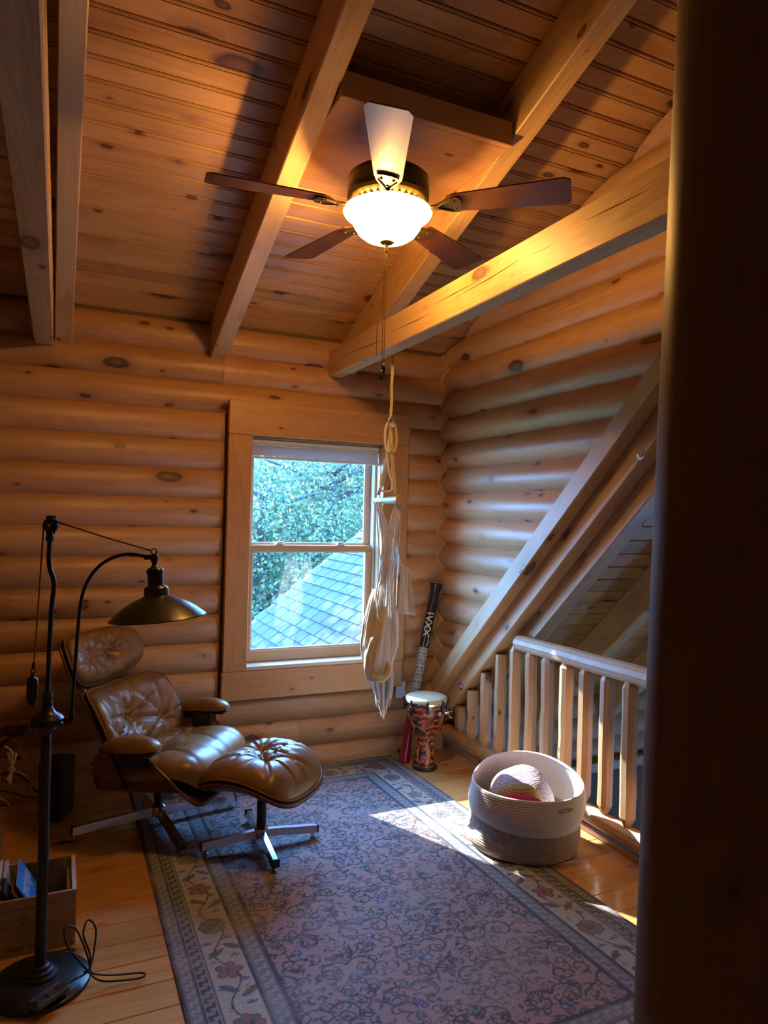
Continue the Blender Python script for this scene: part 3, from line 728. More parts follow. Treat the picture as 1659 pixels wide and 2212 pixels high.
# folded back hem: a cream band at the pouch mouth
MB().tube(bez([(-.105,-.055,.288),(-.07,-.075,.268),(-.03,-.072,.272),(.0,-.06,.30),(.015,-.052,.34)], 6), [.016]*25, 8).build('pouch_hem', mat('hem_cream', (.66,.60,.46), .85), h, smooth=True)
# flap hanging on the right
def flap(u_, v_):
    x = .075+.085*u_+.035*v_*u_; z = .93-.05*u_-.30*v_ + .03*u_*v_; yv = .02*math.sin(u_*9+v_)+.012*math.sin(u_*17)
    return (x, yv+.02*u_, z)
fm = MB().grid(flap, 26, 20); o = fm.build('back_flap', M_CLOTH, h, smooth=True)
sm = o.modifiers.new('thick', 'SOLIDIFY'); sm.thickness = .003
# fringe
fr_ = MB()
for k in range(64):
    q = k/63; x = -.075+.115*q+R.uniform(-.006,.006); zt = .30+R.uniform(-.01,.04); zb_ = .02+.22*abs(q-.55)**1.1+R.uniform(0,.05)
    yv = R.uniform(-.05,.03)
    fr_.tube(bez([(x,yv,zt),(x+R.uniform(-.006,.006),yv,(zt+zb_)/2),(x*.6+R.uniform(-.006,.006)-.0,yv,zb_)], 4), [.0042]*8+[.002], 5)
tag(fr_.build('fringe', M_ROPE, h, smooth=True), kind='stuff')

# ================================================================== LOUNGE CHAIR AND OTTOMAN
def sqmap(a, b, p):
    r = max(abs(a), abs(b))
    if r < 1e-9: return 0, 0, 0
    k = r/((abs(a)**p+abs(b)**p)**(1/p)); return a*k, b*k, r
def cushion(W, L, T, place, tufts, p=4.0, n=46, wr=.0045, seed=0, flat=.3, edge=2.6):
    """pillow: lateral W, length L, thickness T; place(lat, len, h) -> xyz; tufts [(a,b,depth,rad)] in -1..1"""
    mb = MB(); R_ = random.Random(seed)
    tw = [(t_, R_.uniform(0, 6.28), R_.choice((7,8,9))) for t_ in tufts]
    def top(u_, v_, sgn):
        a0, b0_ = 2*u_-1, 2*v_-1
        # denser sampling near the edge
        a0 = math.copysign(1-(1-abs(a0))**1.35, a0); b0_ = math.copysign(1-(1-abs(b0_))**1.35, b0_)
        a, b, r = sqmap(a0, b0_, p)
        prof = max(0.0, 1-r**edge)**.5
        if sgn > 0:
            hh = T*prof
            for (ta, tb, dep, rad), ph, nn in tw:
                dx = (a-ta)*W/2; dy = (b-tb)*L/2; d_ = math.hypot(dx, dy); th = math.atan2(dy, dx)
                hh -= dep*math.exp(-(d_/rad)**1.05)*min(1, prof*1.4)
                cr_ = max(0.0, math.cos(nn*th+ph))**6
                hh -= wr*3.2*cr_*math.exp(-d_/(rad*2.6))*(1-math.exp(-(d_/(rad*.35))**2))*min(1, prof*1.4)
                hh += wr*.6*math.sin(23*th+ph*3)*math.exp(-d_/(rad*1.6))*min(1,prof)
            hh = max(hh, .004*prof)
        else: hh = -flat*T*prof
        return place(a*W/2, b*L/2, hh)
    for sgn in (1, -1):
        g = MB().grid(lambda u_, v_: top(u_, v_, sgn), n, n)
        mb.add(g.v, g.f if sgn > 0 else [q[::-1] for q in g.f])
    return mb
def outline(W, L, place, p, hh, n=72, grow=1.0):
    out = []
    for k in range(n):
        a = 2*PI*k/n; c, s = math.cos(a), math.sin(a); kk = 1/((abs(c)**p+abs(s)**p)**(1/p))
        out.append(place(c*kk*W/2*grow, s*kk*L/2*grow, hh))
    return out
def shell(W, L, place, p, hh, th=.012, grow=1.03, n=25):
    mb = MB()
    def fn(u_, v_):
        a, b, r = sqmap(2*u_-1, 2*v_-1, p); return place(a*W/2*grow, b*L/2*grow, hh)
    def fn2(u_, v_):
        a, b, r = sqmap(2*u_-1, 2*v_-1, p); return place(a*W/2*grow, b*L/2*grow, hh-th)
    g1 = MB().grid(fn, n, n); g2 = MB().grid(fn2, n, n)
    mb.add(g1.v, g1.f); mb.add(g2.v, [q[::-1] for q in g2.f])
    o = n*n; ring = [i for i in range(n)] + [j*n+n-1 for j in range(1,n)] + [(n-1)*n+i for i in range(n-2,-1,-1)] + [j*n for j in range(n-2,0,-1)]
    for i in range(len(ring)):
        a, b = ring[i], ring[(i+1) % len(ring)]; mb.f.append((b, a, a+o, b+o))
    return mb
def button(par, p, nrm):
    q = Vector(nrm).to_track_quat('Z', 'Y').to_matrix().to_4x4(); q.translation = p
    MB().lathe([(0,-.004),(.010,-.003),(.011,.002),(.007,.006),(0,.0075)], 14, q).build('button', mat_button, par, smooth=True)
mat_button = mat('button_leather', (.40,.24,.11), .4)
def star_base(par, zc_, rl, colz, rot, hub=.042, lh=.042):
    MB().lathe([(.0,.045),(hub,.045),(hub,.055),(hub*.93,.094),(hub*.6,.104),(0,.104)], 28).build('hub', M_CHROME, par, auto=35)
    MB().lathe([(.024,.10),(.024,colz)], 20).build('column', M_IRON, par, auto=40)
    for k in range(4):
        M = Matrix.Rotation(rot+k*PI/2, 4, 'Z'); mb = MB()
        V = [(.03,-.019,.050),(rl,-.019,.030),(rl,.019,.030),(.03,.019,.050),(.03,-.012,.050+lh),(rl,-.012,.030+lh*.95),(rl,.012,.030+lh*.95),(.03,.012,.050+lh)]
        mb.add(V, [(0,3,2,1),(4,5,6,7),(0,1,5,4),(1,2,6,5),(2,3,7,6),(3,0,4,7)], M)
        lg = mb.build('leg', M_CHROME, par)
        MB().box((rl,-.020,.029),(rl+.006,.020,.032+lh), M, .001).build('end_cap', M_BLACK, lg)
        MB().lathe([(.0,.0),(.012,.0),(.014,.006),(.006,.012),(.006,.034)], 12, M @ Matrix.Translation((rl-.022,0,0))).build('glide', M_STEEL, lg, auto=40)
CA = math.radians(-38)
ch = thing('lounge_chair', 'tan leather lounge chair with tufted cushions and dark plywood shells by the wall', 'armchair', (.53, 3.93, .0095), CA)
star_base(ch, 0, .43, .27, math.radians(8)-CA)
# seat
def seat_place(lat, ln, hh):
    x = .098+ln; fz_ = .300 + .10*(ln) 
    dr = max(0, (ln-.16))/.16
    z = fz_ + .075*(abs(lat)/.35)**2.4 - .085*dr**2 + hh*(1-.0*dr)
    return (x+hh*(.10+.55*dr), lat, z)
cushion(.685, .60, .175, seat_place, [(-.42,-.12,.07,.055),(.42,-.12,.07,.055)], 4.2, 64, .0085, 3, .1).build('seat_cushion', M_LEATHER, ch, smooth=True)
def seat_shell_place(lat, ln, hh):
    x = .098+ln; dr = max(0, (ln-.16))/.18; z = .262+.08*ln-.040*dr**2; s = abs(lat)/.36
    up = 0.0 if s < .55 else .235*((s-.55)/.45)**1.6*max(0.0, (1-.95*max(0,(ln+.02)/.30)**1.1 if ln > -.02 else 1))
    return (x, lat*(1-.04*(s**3))+0, z+up+hh)
shell(.735, .63, seat_shell_place, 6.0, 0, .014, 1.0, 33).build('seat_shell', M_PLY, ch, smooth=True)
# back
ub = Vector((-.50,0,.866)); nb = Vector((.866,0,.50)); cb_ = Vector((-.235,0,.515))
def back_place(lat, ln, hh):
    lat = lat-.015
    q = cb_+ub*ln+nb*(hh+.135*(abs(lat)/.36)**2.0); return (q.x, lat*(1-.05*(abs(lat)/.36)**2), q.z)
tb = [(-.05,.05,.075,.06),(-.62,-.30,.05,.05),(.55,-.30,.05,.05)]
o = cushion(.76, .45, .125, back_place, tb, 3.4, 64, .0085, 5, .15).build('back_cushion', M_LEATHER, ch, smooth=True)
p = back_place(-.05*.35, .05*.22, .125-.062); button(o, p, nb)
MB().tube(outline(.76,.45,back_place,3.4,.004, grow=1.012), .006, 6, True).build('piping', M_PIPING, o, smooth=True)
def back_shell_place(lat, ln, hh):
    lo = max(0, -ln/.22); q = cb_+ub*(ln-.16*lo*(abs(lat)/.36)**1.5)+nb*(hh+.135*(abs(lat)/.36)**2.0-.02); return (q.x, lat*(1-.05*(abs(lat)/.36)**2), q.z)
shell(.775, .465, back_shell_place, 3.6, 0, .014, 1.02, 29).build('back_shell', M_PLY, ch, smooth=True)
# headrest
uh = Vector((-.42,0,.907)); nh = Vector((.907,0,.42)); chh_ = Vector((-.425,0,.862))
def head_place(lat, ln, hh):
    q = chh_+uh*ln+nh*(hh+.10*(abs(lat)/.34)**2.0); return (q.x, lat*(1-.05*(abs(lat)/.34)**2), q.z)
hd = cushion(.66, .285, .105, head_place, [(.16,.0,.062,.055),(-.42,.0,.055,.05)], 3.0, 58, .0085, 8, .15)
o = hd.build('head_cushion', M_LEATHER, ch, smooth=True)
for a in (.16, -.42): button(o, head_place(a*.33, 0, .105-.052), nh)
MB().tube(outline(.66,.285,head_place,3.0,.004, grow=1.012), .006, 6, True).build('piping', M_PIPING, o, smooth=True)
def head_shell_place(lat, ln, hh): return head_place(lat, ln, hh-.02)
shell(.675, .295, head_shell_place, 3.2, 0, .014, 1.02, 25).build('head_shell', M_PLY, ch, smooth=True)
for s in (-.13, .13):
    p0 = chh_+uh*-.08+nh*-.035; p1 = cb_+ub*.16+nb*-.035
    MB().box((-.004,-.012,0),(.004,.012,(p0-p1).length), Matrix.Translation((p1.x,s,p1.z)) @ (p0-p1).to_track_quat('Z','Y').to_matrix().to_4x4(), .001).build('back_bracket', M_CHROME, ch)
for s in (-1, 1):
    def arm_place(lat, ln, hh, s=s): return (.065+ln, s*.375+lat, .525+hh+.012*math.sin(ln*6))
    arm = cushion(.125, .315, .062, arm_place, [], 2.6, 26, .001, 9, .25, 2.2).build('armrest', M_LEATHER, ch, smooth=True)
    MB().box((.015,s*.352-.035,.43),(.135,s*.352+.035,.518), bev=.006).build('arm_bracket', M_BLACK, arm)
    MB().box((-.085,s*.375-.045,.508),(.20,s*.375+.045,.520), bev=.003).build('arm_plate', M_BLACK, arm)
for s in (-1, 1):
    for (x, z) in ((-.16,.42),(-.10,.43),(-.04,.415),(.05,.40)):
        MB().lathe([(0,0),(.008,0),(.006,.004),(0,.005)], 10, Matrix.Translation((x, s*.352, z)) @ Matrix.Rotation(-s*PI/2, 4, 'X')).build('screw_cap', M_PLY, ch)
# ottoman
OA = math.radians(-48)
ot = thing('ottoman', 'matching tan leather ottoman with one button, in front of the lounge chair', 'ottoman', (.972, 3.47, .0095), OA)
star_base(ot, 0, .295, .36, -OA-.03, .036, .036)
def ot_place(lat, ln, hh):
    return (ln+hh*.1*(ln/.3), lat, .380 - .075*(abs(ln)/.262)**2.2 + .035*(abs(lat)/.29)**2 + hh)
o = cushion(.52, .505, .135, ot_place, [(.22,-.18,.075,.06),(-.22,.18,.075,.06)], 4.0, 66, .0085, 11, .1).build('cushion', M_LEATHER, ot, smooth=True)
MB().tube(outline(.52,.505,ot_place,4.0,.004, grow=1.012), .006, 6, True).build('piping', M_PIPING, o, smooth=True)
def ots(lat, ln, hh): x, y_, z = ot_place(lat, ln, 0); return (x, y_, z-.012+hh)
shell(.525, .51, ots, 4.2, 0, .016, 1.02, 27).build('shell', M_PLY, ot, smooth=True)
def skirt(u_, v_):
    a = 2*PI*u_; c, s = math.cos(a), math.sin(a); kk = 1/((abs(c)**4+abs(s)**4)**.25); q = 1-.22*v_**1.5
    x, y_, z = ot_place(s*kk*.265*q, c*kk*.255*q, 0); return (x, y_, z-.012-.048*v_)
MB().grid(skirt, 64, 8, True).build('under_shell', M_PLY, ot, smooth=True)
MB().lathe([(0,.315),(.07,.315),(.07,.325),(0,.33)], 20).build('mount_plate', M_BLACK, ot)

# ================================================================== RUG
RX0, RX1, RY0, RY1 = .424, 2.168, 1.55, 4.462
def make_rug():
    W, Lr = RX1-RX0, RY1-RY0; cs = .0042
    nu, nv = int(W/cs), int(Lr/cs)
    U, V = np.meshgrid(np.linspace(0, W, nu), np.linspace(0, Lr, nv))
    rg = np.random.default_rng(3)
    def lf(sc):       # smooth noise
        gx, gy = int(W/sc)+3, int(Lr/sc)+3; g = rg.random((gy, gx)); fx = U/sc; fy = V/sc
        ix = fx.astype(int); iy = fy.astype(int); tx = fx-ix; ty = fy-iy; tx = tx*tx*(3-2*tx); ty = ty*ty*(3-2*ty)
        return (g[iy,ix]*(1-tx)+g[iy,ix+1]*tx)*(1-ty)+(g[iy+1,ix]*(1-tx)+g[iy+1,ix+1]*tx)*ty
    du = np.minimum(U, W-U); dv = np.minimum(V, Lr-V); D = np.minimum(du, dv); S = np.where(du < dv, V, U)
    C = np.empty((nv, nu, 3)); pink = np.array((.265,.150,.135)); grey = np.array((.22,.185,.19)); dark = np.array((.040,.045,.055)); blue = np.array((.045,.075,.20))
    cream = np.array((.31,.285,.235)); rust = np.array((.205,.105,.085)); teal = np.array((.075,.125,.125)); guard = np.array((.125,.13,.14)); gl = np.array((.22,.215,.21))
    w1 = lf(.35)[...,None]; C[:] = pink*(1-w1)+grey*w1
    F = D > .335
    def stamp(cx, cy, R, fn, col, al=1.0, region=None):
        i0, i1 = max(0,int((cx-R)/cs)), min(nu,int((cx+R)/cs)+2); j0, j1 = max(0,int((cy-R)/cs)), min(nv,int((cy+R)/cs)+2)
        if i0 >= i1 or j0 >= j1: return
        x = U[j0:j1,i0:i1]-cx; y = V[j0:j1,i0:i1]-cy; m = fn(x, y)
        if region is not None: m = m & region[j0:j1,i0:i1]
        c = C[j0:j1,i0:i1]; c[m] = c[m]*(1-al)+np.asarray(col)*al
    def pol(x, y): return np.hypot(x,y), np.arctan2(y,x)
    def spiral(cx, cy, r0_, a0, turns, sg, col, wd=.0045, region=None):
        def fn(x, y):
            r, a = pol(x,y); a = sg*(a-a0); m = np.zeros(x.shape, bool)
            for k in range(-1, 3):
                t = a+2*PI*k; rr = r0_*(1-t/(2*PI*turns)); m |= (np.abs(r-rr) < wd*(1.2-t/(2*PI*turns)*.6)) & (t > 0) & (t < 2*PI*turns*.9)
            return m
        stamp(cx, cy, r0_*1.2, fn, col, .9, region)
    def rosette(cx, cy, R, n, col1, col2, cen, region=None, ph=0.0, line=True):
        def pet(par):
            def fn(x, y):
                r, a = pol(x,y); k = np.floor((a+ph)/(2*PI/n)+.5).astype(int); da = a+ph-k*2*PI/n
                return (np.hypot(r*np.cos(da)-R*.62, r*np.sin(da)*1.15) < R*.30) & (np.mod(k,2) == par)
            return fn
        if line: stamp(cx,cy,R*1.2,lambda x,y: np.hypot(*(lambda r,a: (r*np.cos(np.mod(a+ph+PI/n,2*PI/n)-PI/n)-R*.62, r*np.sin(np.mod(a+ph+PI/n,2*PI/n)-PI/n)*1.15))(*pol(x,y))) < R*.40, dark, .85, region)
        stamp(cx,cy,R*1.2,pet(0),col1,.95,region); stamp(cx,cy,R*1.2,pet(1),col2,.95,region)
        stamp(cx,cy,R,lambda x,y: np.hypot(x,y) < R*.22, cen, 1, region)
    def leafm(cx, cy, L_, wd, ang, col, region=None, serr=0):
        c, s = math.cos(ang), math.sin(ang)
        def fn(x, y):
            p = x*c+y*s; q = -x*s+y*c; t = np.clip(p/L_, 0, 1); hw = wd*np.sin(PI*t)**.8
            if serr: hw = hw*(.55+.45*np.mod(t*serr, 1))
            return (np.abs(q) < hw) & (p > 0) & (p < L_)
        stamp(cx, cy, L_*1.05, fn, col, .9, region)
    # field
    px_, py_ = .293, .34
    R = random.Random(4)
    nx = 4
    for j in range(-1, int(Lr/(py_*.625))+2):
        for i in range(-1, nx+2):
            cx = W/2+(i-1.5)*px_+(px_/2 if j % 2 else 0)-px_*.0; cy = j*py_*.5*1.25+.2
            m_ = 1 if i % 2 else -1
            spiral(cx-.055, cy+.02, .062, .4, 1.5, 1, dark, .0045, F); spiral(cx+.055, cy+.02, .062, PI-.4, 1.5, -1, dark, .0045, F)
            spiral(cx-.04, cy-.085, .040, -1.0, 1.3, -1, dark, .004, F); spiral(cx+.04, cy-.085, .040, PI+1.0, 1.3, 1, dark, .004, F)
            rosette(cx, cy-.03, .026, 6, blue, blue, cream, F, .3, False); rosette(cx, cy+.085, .022, 5, teal, blue, rust, F, .1, False)
            for k in range(44):
                x = cx+R.uniform(-.15,.15); y_ = cy+R.uniform(-.11,.11); a = R.uniform(0,6.28)
                leafm(x, y_, R.uniform(.018,.04), R.uniform(.004,.008), a, dark if R.random() < .75 else teal, F)
            for k in range(7):
                x = cx+R.uniform(-.15,.15); y_ = cy+R.uniform(-.11,.11); rosette(x, y_, R.uniform(.010,.015), 5, dark if R.random() < .5 else blue, dark, rust, F, R.random(), False)
            for k in range(22):
                spiral(cx+R.uniform(-.14,.14), cy+R.uniform(-.11,.11), R.uniform(.016,.03), R.uniform(0,6.3), 1.1, R.choice((-1,1)), dark, .003, F)
    # border
    B = (D > .115) & (D < .250)
    C[D <= .335] = guard; C[B] = cream
    for lo, hi in ((.012,.062),(.062,.112),(.262,.325)):
        per = .046; m = (D > lo) & (D < hi); q = np.mod(S, per)/per; t = (D-lo)/(hi-lo)
        fret = ((np.abs(t-.28) < .09) & (q < .62)) | ((np.abs(t-.72) < .09) & (q > .38)) | ((np.abs(q-.5) < .12) & (t > .25) & (t < .75)) | ((q < .12) & (t > .2) & (t < .5))
        C[m & fret] = gl if lo < .06 or lo > .2 else dark
        if lo > .06 and lo < .2: C[m & ~fret] = (.175,.175,.18)
    for e_ in (.010, .062, .113, .252, .260, .327, .335): C[np.abs(D-e_) < .0032] = dark
    C[D < .006] = (.10,.035,.04)
    for side in range(2):
        per = .60; n = int(Lr/per)+2
        cx0 = .1825 if side == 0 else W-.1825; sg = 1 if side == 0 else -1
        X_ = cx0+sg*.030*np.sin(2*PI*V/(per*.5)); m = B & (np.abs(U-X_) < .0035); C[m] = dark
        for k in range(n):
            y_ = .12+k*per
            rosette(cx0, y_, .056, 8, rust, teal, blue, B)
            def star(x, y): r, a = pol(x,y); return r < .052*(.62+.38*np.abs(np.cos(a*2.5)))
            def star2(x, y): r, a = pol(x,y); return r < .045*(.60+.38*np.abs(np.cos(a*2.5)))
            stamp(cx0, y_+per/2, .06, star, dark, .9, B); stamp(cx0, y_+per/2, .06, star2, rust, .95, B); stamp(cx0, y_+per/2, .02, lambda x,y: (np.abs(x)<.007)&(np.abs(y)<.016), blue, 1, B)
            for dy, a in ((.14,.6),(.17,2.4),(-.13,-.7),(-.16,-2.5)):
                leafm(cx0+sg*.01, y_+dy, .085, .019, a, teal*.6, B, 6); 
            for dy, dx in ((.10,.035),(.20,-.04),(.23,.04),(.38,.04),(.41,-.035),(.50,.03),(.48,-.045)):
                for aa in (0, 1.2, -1.2): leafm(cx0+dx, y_+dy, .022, .006, aa+PI/2, blue, B)
            for dy, dx in ((.09,-.04),(.19,.045),(.36,-.045),(.51,.05)): rosette(cx0+dx, y_+dy, .014, 5, rust, dark, cream, B, .2, False)
    for end in range(2):
        cy0 = .1825 if end == 0 else Lr-.1825; per = .44
        Y_ = cy0+.03*np.sin(2*PI*U/(per*.5)); m = B & (np.abs(V-Y_) < .0035) & (U > .25) & (U < W-.25); C[m] = dark
        for k in range(5):
            x = .1825+k*(W-.365)/4; rosette(x, cy0, .056, 8, rust, teal, blue, B)
            for dx, a in ((.1,.5),(.13,2.6),(-.1,-.5),(-.13,-2.6)): leafm(x+dx, cy0, .08, .018, a+1.2, teal*.6, B, 6)
            for dx, dy in ((.09,.04),(.17,-.04),(.2,.035)):
                for aa in (0, 1.2, -1.2): leafm(x+dx, cy0+dy, .022, .006, aa, blue, B)
    # wear: weft lines and pale patches
    rowj = rg.random(nv)[:, None]; fine = rg.random((nv, nu)); streak = np.repeat(rg.random((nv, nu//10+1)), 10, axis=1)[:, :nu]
    wear = np.clip((lf(.16)*.6+lf(.05)*.4-.42)*2.2, 0, 1)*.42
    stripe = (np.arange(nv) % 3 == 0)[:, None]*(streak > .45)
    a = np.clip(wear*.7+stripe*wear*.9+.10*(streak-.5), 0, .75)[..., None]
    C = C*(1-a)+np.array((.27,.245,.235))*a
    C *= 1.28*(.82+.30*fine*.6+.22*rowj*.6)[..., None]
    Y = RY0+V; X = RX0+U*(1+.0187*(RY1-Y)); Z = .009+.0009*(fine-.5)
    Z[0,:] = Z[-1,:] = .0012; Z[:,0] = Z[:,-1] = .0012
    X += .006*np.sin(Y*2.1)*np.where(U < W/2, 1, -1)*0
    vv = np.stack((X,Y,Z), -1).reshape(-1,3)
    me = bpy.data.meshes.new('rug'); me.vertices.add(len(vv)); me.vertices.foreach_set('co', vv.astype(np.float32).ravel())
    ii = np.arange((nv-1)*(nu-1)); jj = ii//(nu-1); kk = ii % (nu-1); a0 = jj*nu+kk
    lv = np.stack((a0, a0+1, a0+nu+1, a0+nu), -1).astype(np.int32)
    me.loops.add(lv.size); me.loops.foreach_set('vertex_index', lv.ravel()); me.polygons.add(len(lv)); me.polygons.foreach_set('loop_start', np.arange(0, lv.size, 4, dtype=np.int32))
    me.update(calc_edges=True); me.validate()
    at = me.color_attributes.new('col', 'FLOAT_COLOR', 'POINT'); c4 = np.ones((len(vv),4), np.float32); c4[:,:3] = C.reshape(-1,3); at.data.foreach_set('color', c4.ravel())
    return me
rug = thing('rug', 'faded mauve and blue persian style rug with cream floral border', 'rug', (0,0,0))
link('pile', make_rug(), vcol('rug_wool', .95), rug)
fr_ = MB(); R = random.Random(9)
for k in range(330):
    x = RX0+.005+(RX1-RX0-.01)*k/329; dx = R.uniform(-.012,.012)
    fr_.tube([(x,RY1-.004,.005),(x+dx*.5,RY1+.010,.006),(x+dx,RY1+.020+R.uniform(-.006,.002),.003)], .0018, 4)
tag(fr_.build('fringe', M_ROPE, rug), kind='stuff')

# ================================================================== DRUM
DJ = (2.285, 4.165)
dj = thing('djembe_drum', 'small djembe drum with orange and black kente pattern and pale head', 'drum', (*DJ, 0))
def kente(a, z):
    """colour of the drum wrap at angle a (radians) and height z"""
    org = (.50,.115,.022); dk = (.018,.020,.014); mar = (.16,.022,.02); br = (.23,.05,.018)
    u_ = a/(2*PI)
    zz = z+.05*math.sin(a*2.0+1.0)+.02*math.sin(a*5)
    if .085 < z < .155:                       # stepped triangles on the foot
        q = (u_*7) % 1.0; t = (z-.085)/.07; st = math.floor(t*5)/5
        e = abs(q-.5)*2
        if (e < abs(st-.4)*1.3) != (int(u_*7) % 2 == 0): return dk
        return org if e > .15 else br
    if .30 < zz < .36:
        q = (u_*6) % 1.0; t = (zz-.30)/.06; st = math.floor(t*6)/6; e = abs(q-.5)*2
        return dk if e < abs(st-.5)*1.6 else (org if int(u_*6) % 2 else br)
    aq = math.floor(u_*44)/44*2*PI; zz = math.floor(z*240)/240+.026*math.sin(aq*2.0+1.0); b_ = (zz*60) % 3.0; seg = math.floor(u_*17+math.floor(zz*72/3)*.61) % 3
    if b_ < .9: return (org, br, dk)[seg]
    if b_ < 1.2: return dk
    if b_ < 2.1: return (dk, mar, org)[seg]
    return (br, org, mar)[seg]
djp = [(.080,.026),(.078,.05),(.072,.09),(.066,.14),(.0635,.175),(.064,.19),(.070,.205),(.066,.212),(.074,.235),(.088,.265),(.103,.30),(.118,.34),(.130,.38),(.136,.42),(.137,.455)]
zz_ = np.linspace(.026, .455, 110); rr_ = np.interp(zz_, [p[1] for p in djp], [p[0] for p in djp])
mb = MB().lathe(list(zip(rr_, zz_)), 150, capb=False, capt=False)
cols = [kente(math.atan2(v[1], v[0]) % (2*PI), v[2]) for v in mb.v]
mb.build('shell', vcol('drum_wrap', .22, coat=.5), dj, smooth=True, colors=cols)
MB().lathe([(0,0),(.078,0),(.084,.006),(.084,.024),(.079,.030),(0,.030)], 48).build('foot_ring', M_BLACK, dj, auto=40)
MB().lathe([(.139,.448),(.1435,.450),(.1435,.462),(.139,.464)], 64, capb=False, capt=False).build('hoop', M_CHROME, dj, auto=40)
MB().lathe([(.141,.462),(.141,.474),(.137,.484),(.125,.489),(.06,.491),(.0,.4915)], 64, capb=False).build('drum_head', mat('drum_skin', (.60,.55,.32), .6, var=.12, bscale=40), dj, auto=60)
for k in range(8):
    a = 2*PI*k/8+.35; M = Matrix.Rotation(a, 4, 'Z')
    lg = MB().box((.136,-.012,.405),(.155,.012,.440), M, .003).build('tension_lug', M_BLACK, dj)
    MB().box((.1435,-.009,.440),(.153,.009,.478), M, .003).build('hook', M_BLACK, lg)
    MB().lathe([(.0035,.40),(.0035,.47),(.006,.472),(.006,.480),(0,.481)], 8, M @ Matrix.Translation((.152,0,0))).build('bolt', M_IRON, lg)
M = Matrix.Rotation(math.radians(-30), 4, 'Z')
cl_ = MB().lathe([(0,.0),(.022,.0),(.022,.012),(.014,.03),(0,.03)], 18, M @ Matrix.Translation((.125,0,.385)) @ Matrix.Rotation(PI/2,4,'Y')).build('strap_clamp', M_CHROME, dj, auto=35)
MB().tube([M @ Vector((.15,-.012,.395)), M @ Vector((.178,-.012,.392)), M @ Vector((.178,.012,.392)), M @ Vector((.15,.012,.395))], .004, 8).build('clamp_bail', M_CHROME, cl_, smooth=True)
MB().tube([M @ Vector((.148,0,.372)), M @ Vector((.162,0,.352)), M @ Vector((.180,0,.350))], [.006,.006,.008], 8).build('wing_screw', M_CHROME, cl_, smooth=True)

# ================================================================== DIDGERIDOO
d0 = Vector((2.206, 4.318, .0)); d1 = Vector((2.487, 4.425, 1.20))
Ld = (d1-d0).length; dd = (d1-d0).normalized()
q = dd.to_track_quat('Z', 'Y').to_matrix().to_4x4()
di = thing('didgeridoo', 'painted didgeridoo leaning in the corner, black top lettered XXVI, grey fret pattern, red foot', 'didgeridoo', tuple(d0+Vector((0,0,.008))))
vw = (Vector((0,0,HC))-d0); vl = q.to_3x3().inverted() @ vw; AV = math.atan2(vl.y, vl.x)      # side that faces into the room
def dcol(t, a):
    da = (a-AV+PI) % (2*PI)-PI; s = da*.033; z = t*Ld
    red = (.36,.012,.03); blk = (.010,.010,.012); wht = (.62,.60,.55); gr = (.16,.18,.22); grl = (.45,.45,.42)
    if z < .36: return red
    if z < .372: return (.5,.25,.03)
    if z < .78:
        u_ = (a*6/(2*PI)+math.floor(z/.05)*.5) % 1.0; v_ = (z/.05) % 1.0
        k = (u_ < .18) or (v_ < .16) or (.42 < u_ < .60 and v_ < .6) or (.55 < v_ < .70 and u_ > .5)
        return grl if k else gr
    if abs(s) < .030:
        w_ = .0042
        def seg(z0, s0, z1, s1):
            p = Vector((z-z0, s-s0)); dv_ = Vector((z1-z0, s1-s0)); L2 = dv_.length_squared; k = max(0, min(1, p.dot(dv_)/L2)); return (p-dv_*k).length < w_
        h_ = .024
        for (za, zb_, kind) in ((.862,.912,'X'),(.917,.962,'X'),(.968,1.006,'V'),(1.024,1.024,'I')):
            if kind == 'X' and (seg(za,-h_,zb_,h_) or seg(za,h_,zb_,-h_)): return wht
            if kind == 'V' and (seg(za,h_,(za+zb_)/2,-h_) or seg((za+zb_)/2,-h_,zb_,h_)): return wht
            if kind == 'I' and seg(za,-h_,za,h_): return wht
        if .79 < z < .865 and abs(s-(.016+.008*math.sin((z-.79)*40))) < .003: return wht
    return blk
mb = MB()
nA, nT = 64, 300
def drad(t):
    z = t*Ld
    return .034-.004*min(1, z/.5)*0 + (.010*max(0,(z-1.17)/.06)**1.5 if z > 1.17 else 0) + .004*max(0,(.12-z)/.12)
V = []; F = []
for j in range(nT+1):
    t_ = j/nT; r = drad(t_); bend = .012*math.sin(t_*PI)
    for i in range(nA):
        a = 2*PI*i/nA; V.append(q @ Vector((r*math.cos(a)+bend, r*math.sin(a), t_*Ld)))
for j in range(nT):
    for i in range(nA):
        l = (i+1) % nA; F.append((j*nA+i, j*nA+l, (j+1)*nA+l, (j+1)*nA+i))
mb.add(V, F)
cols = [dcol(j/nT, 2*PI*i/nA) for j in range(nT+1) for i in range(nA)]
mb.build('tube', vcol('didgeridoo_paint', .25, coat=.4), di, smooth=True, colors=cols)
MB().tube([q @ Vector((.040*math.cos(a), .040*math.sin(a), Ld)) for a in np.linspace(0,2*PI,32,endpoint=False)], .006, 8, True).build('mouthpiece', M_BLACK, di, smooth=True)

